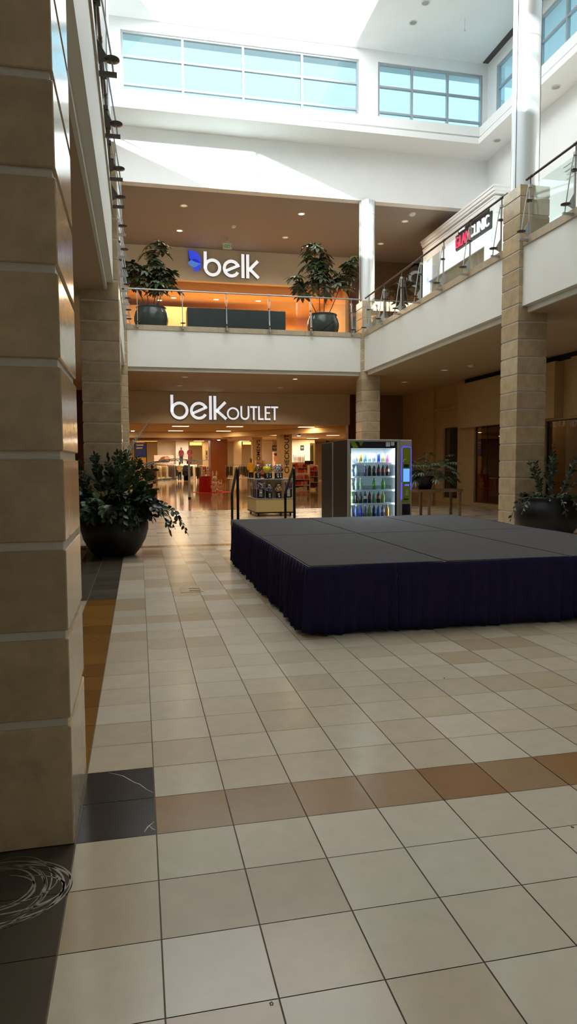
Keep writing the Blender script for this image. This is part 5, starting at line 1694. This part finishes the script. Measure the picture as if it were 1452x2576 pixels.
def rack(px0, px1, pytop, Y, items, where_):
    a, b = at(px0, pytop, 'y', Y), at(px1, pytop, 'y', Y)
    z = (a.z + b.z) / 2
    root = thing('clothes_rack', 'chrome clothes rack ' + where_, 'clothes rack', ((a.x + b.x) / 2, Y, 0), 'clothes racks in the store')
    MB().tube([(a.x, Y, z), (b.x, Y, z)], 0.016, 6).build('rod', 'chrome', root)
    for x in (a.x + 0.05, b.x - 0.05):
        m = MB().tube([(x, Y, 0.04), (x, Y, z)], 0.018, 6)
        m.tube([(x, Y - 0.3, 0.03), (x, Y + 0.3, 0.03)], 0.02, 6)
        m.build('stand', 'chrome', root)
    cnt = {}
    for (pxg, kind, col, sc) in items:
        g = at(pxg, pytop, 'y', Y)
        kk = (kind, col)
        hang(kind, col, g.x, Y, z, sc, '%s %s on the rack %s' % (CN[col], kind, where_), '%s %s on the rack %s' % (CN[col], {'trousers': 'trousers', 'coat': 'coats', 'shirt': 'shirts'}[kind], where_))
rr = random.Random(2)
def span(p0, p1, step, kind, cols, sc):
    out = []
    p = p0
    while p <= p1:
        out.append((p, kind, rr.choice(cols), sc * rr.uniform(0.9, 1.08)))
        p += step
    return out
rack(369, 396, 1176, 43.5, span(373, 393, 3.4, 'coat', ['cloth_maroon'], 1.0), 'left of the entrance, nearest')
rack(391, 443, 1169, 57, span(397, 404, 3.5, 'coat', ['cloth_cream'], 1.15) + span(409, 421, 3.4, 'coat', ['cloth_cream', 'cloth_tan'], 1.1) + span(425, 440, 3, 'trousers', ['cloth_grey'], 1.1), 'in front of the grey panel')
rack(441, 492, 1170, 60, span(444, 449, 3, 'coat', ['cloth_black'], 1.05) + span(460, 488, 3.4, 'coat', ['cloth_black', 'cloth_black', 'cloth_tan'], 1.1), 'below the two raised mannequins')
rack(490, 567, 1171, 56, span(494, 506, 2.6, 'coat', ['cloth_olive', 'cloth_grey'], 1.02) + span(512, 526, 2.8, 'shirt', ['cloth_grey', 'cloth_cream', 'cloth_red'], 1.1) + span(544, 555, 2.8, 'coat', ['cloth_cream', 'cloth_tan'], 1.05) + span(557, 564, 2.3, 'coat', ['cloth_black'], 1.1), 'behind the red pedestal')
rack(566, 634, 1170, 50, span(570, 586, 2.8, 'coat', ['cloth_olive', 'cloth_tan'], 0.95) + span(590, 599, 3, 'coat', ['cloth_cream'], 0.92) + span(602, 628, 3.0, 'coat', ['cloth_grey', 'cloth_tan', 'cloth_black', 'cloth_olive'], 0.9), 'left of the yellow sweater mannequin')
rack(737, 768, 1146, 52, span(742, 748, 3, 'shirt', ['cloth_pink'], 0.85) + span(751, 765, 2.6, 'shirt', ['cloth_maroon', 'cloth_red'], 0.95), 'against the bright right wall')
g = at(787, 1116, 'y', 50)
hang('coat', 'cloth_green', g.x, 50, g.z, 1.35, 'long green dress hanging at the right edge of the bright wall', 'green coats on the right wall')
m = MB()
m.box(g.x - 0.2, 50.05, 0, g.x + 0.2, 50.12, g.z + 0.05)
m.build('wall_store_post', 'store_wall', kind='structure')
# display tables in front of the racks
for px0, px1, py, Y, lab in [(575, 632, 1203, 40, 'low cream display table left of the candy cart'), (334, 366, 1212, 38, 'low cream display table at the far left of the store')]:
    a, b = at(px0, py, 'y', Y), at(px1, py, 'y', Y)
    root = thing('display_table', lab, 'table', ((a.x + b.x) / 2, Y, 0), 'display tables in the store')
    MB().box(a.x, Y, a.z - 0.05, b.x, Y + 0.8, a.z, 0, 0.01).build('tabletop', 'shelf_white', root)
    for x in (a.x + 0.05, b.x - 0.12):
        for y in (Y + 0.05, Y + 0.68):
            MB().box(x, y, 0, x + 0.07, y + 0.07, a.z - 0.05).build('leg', 'grey_plastic', root)
# gondola shelves with red goods on the right
def gondola(px0, px1, pyt, pyb, Y, n, label, cols, group):
    a, b = at(px0, pyb, 'y', Y), at(px1, pyt, 'y', Y)
    root = thing('display_shelf', label, 'shelf unit', ((a.x + b.x) / 2, Y, 0), 'shelf units in the store')
    m = MB()
    for x in (a.x, b.x - 0.04):
        m.box(x, Y, 0, x + 0.04, Y + 0.5, b.z)
    m.box(a.x, Y + 0.46, 0.1, b.x, Y + 0.5, b.z)
    m.build('frame', 'shelf_white', root)
    H = (b.z - 0.15) / n
    for k in range(n):
        z = 0.12 + H * k
        MB().box(a.x + 0.04, Y + 0.01, z, b.x - 0.04, Y + 0.46, z + 0.03).build('shelf_board', 'shelf_white', root)
        x = a.x + 0.07
        while x < b.x - 0.2:
            w, h = RND.uniform(0.1, 0.2), H * RND.uniform(0.5, 0.84)
            mb_ = MB().box(x, Y + 0.04, z + 0.03, x + w, Y + 0.3, z + 0.03 + h, 0, 0.008)
            c = RND.choice(cols)
            cn = {'goods_red': 'red', 'goods_pink': 'pink', 'goods_tan': 'tan', 'goods_dark': 'dark red', 'shelf_white': 'cream'}[c]
            tag(mb_.build('gift_box', c), '%s boxed goods on the %s' % (cn, group), 'box', '%s goods on the %s' % (cn, group))
            x += w + 0.02
gondola(733, 781, 1191, 1243, 29.6, 3, 'shelf unit of red and pink goods right of the candy cart', ['goods_red', 'goods_pink', 'goods_red', 'shelf_white'], 'shelf unit beside the candy cart')
gondola(779, 802, 1170, 1232, 33.5, 4, 'taller shelf unit of dark red goods beside the black vending machine', ['goods_dark', 'goods_red', 'goods_tan'], 'taller shelf unit by the vending machine')
gondola(735, 782, 1163, 1190, 42, 4, 'distant shelf unit of red goods under the bright right wall', ['goods_red', 'goods_pink', 'goods_dark'], 'distant shelf unit under the bright wall')
gondola(645, 668, 1158, 1205, 36, 4, 'narrow shelf unit of pink goods behind the candy globes', ['goods_pink', 'goods_tan'], 'narrow shelf unit behind the candy globes')
# posters and signs
def poster(name, label, px0, py0, px1, py1, Y, mbase, extra=()):
    x0, z0, x1, z1 = R_(px0, py0, px1, py1, Y)
    root = thing(name, label, 'poster', ((x0 + x1) / 2, Y, z0))
    MB().box(x0, Y, z0, x1, Y + 0.04, z1).build('sheet', mbase, root)
    for (nm, mm, shapes) in extra:
        m = MB()
        for k, (cx, cz, rx, rz) in enumerate(shapes):
            c = (x0 + (x1 - x0) * cx, z0 + (z1 - z0) * cz)
            m.prism([(c[0] + (x1 - x0) * rx * math.cos(2 * math.pi * i / 20), c[1] + (z1 - z0) * rz * math.sin(2 * math.pi * i / 20)) for i in range(20)], (0, Y - 0.002 * 0, 0), U, V, 0.004 + 0.003 * k)
        m.build(nm, mm, root)
    return root, x0, z0, x1, z1
poster('wall_poster', 'wide lit poster of a face with blowing hair, beside the white panel', 388, 1145, 437, 1167, 61.5, 'poster_peach',
       [('printed_hair', 'poster_hair', [(0.55, 0.5, 0.26, 0.36), (0.42, 0.38, 0.2, 0.22)]), ('printed_face', 'poster_skin', [(0.66, 0.5, 0.15, 0.42), (0.66, 0.62, 0.13, 0.3)])])
poster('wall_poster', 'tall lit poster of a face between the two lettered columns', 686, 1137, 704, 1172, 60, 'poster_peach', [('printed_face', 'poster_skin', [(0.5, 0.55, 0.34, 0.3), (0.55, 0.25, 0.2, 0.25)]), ('printed_hair', 'poster_hair', [(0.5, 0.86, 0.34, 0.12)])])
root, x0, z0, x1, z1 = poster('sign_board', 'black sign with pale lettering above the face poster', 685, 1120, 704, 1134, 59.8, 'letter_black')
text_mesh('WOMEN', 'letters', (x1 - x0) * 0.8, (z1 - z0) * 0.4, 0.01, (x0 + (x1 - x0) * 0.1, 59.8, z0 + (z1 - z0) * 0.3), U, V, 'goods_tan', root)
MB().box(x0 + 0.1, 59.81, z1, x0 + 0.13, 59.83, 3.7).build('hanger', 'black_metal', root)
MB().box(x1 - 0.13, 59.81, z1, x1 - 0.1, 59.83, 3.7).build('hanger', 'black_metal', root)
root, x0, z0, x1, z1 = poster('sign_board', 'small square black sign on the bright right wall', 756, 1120, 765, 1133, 56.97, 'letter_black', [('printed_bar', 'shelf_white', [(0.5, 0.5, 0.3, 0.1)])])
root, x0, z0, x1, z1 = poster('sign_board', 'black price board on a post beside the distant red shelves', 767, 1159, 789, 1168, 41.4, 'letter_black')
MB().box((x0 + x1) / 2 - 0.02, 41.42, 0, (x0 + x1) / 2 + 0.02, 41.44, z0).build('post', 'black_metal', root)
Y = 40
x0, z0, x1, z1 = R_(341, 1115, 367, 1190, Y)
root = thing('banner_stand', 'tall blue and yellow banner on a dark stand at the left of the store', 'banner', ((x0 + x1) / 2, Y, 0))
zz = [R_(341, p, 367, p - 1, Y)[1] for p in (1190, 1157, 1152)]
MB().box(x0, Y, zz[2], x1, Y + 0.03, z1).build('blue_panel', 'banner_blue', root)
MB().box(x0, Y, zz[1], x1, Y + 0.03, zz[2]).build('yellow_band', 'banner_yellow', root)
MB().box(x0, Y, zz[0], x1, Y + 0.03, zz[1]).build('picture_panel', 'poster_skin', root)
m = MB()
for x in (x0 - 0.05, x1):
    m.box(x, Y, 0.0, x + 0.05, Y + 0.05, z1 + 0.03)
    m.box(x - 0.02, Y - 0.25, 0, x + 0.07, Y + 0.3, 0.04)
m.build('stand_frame', 'letter_black', root)
m = MB()
for k in range(3):
    m.box(x0 + 0.08, Y - 0.006, zz[2] + 0.9 - 0.18 * k, x1 - 0.1 - 0.05 * k, Y, zz[2] + 0.97 - 0.18 * k)
m.build('printed_lines', 'shelf_white', root)
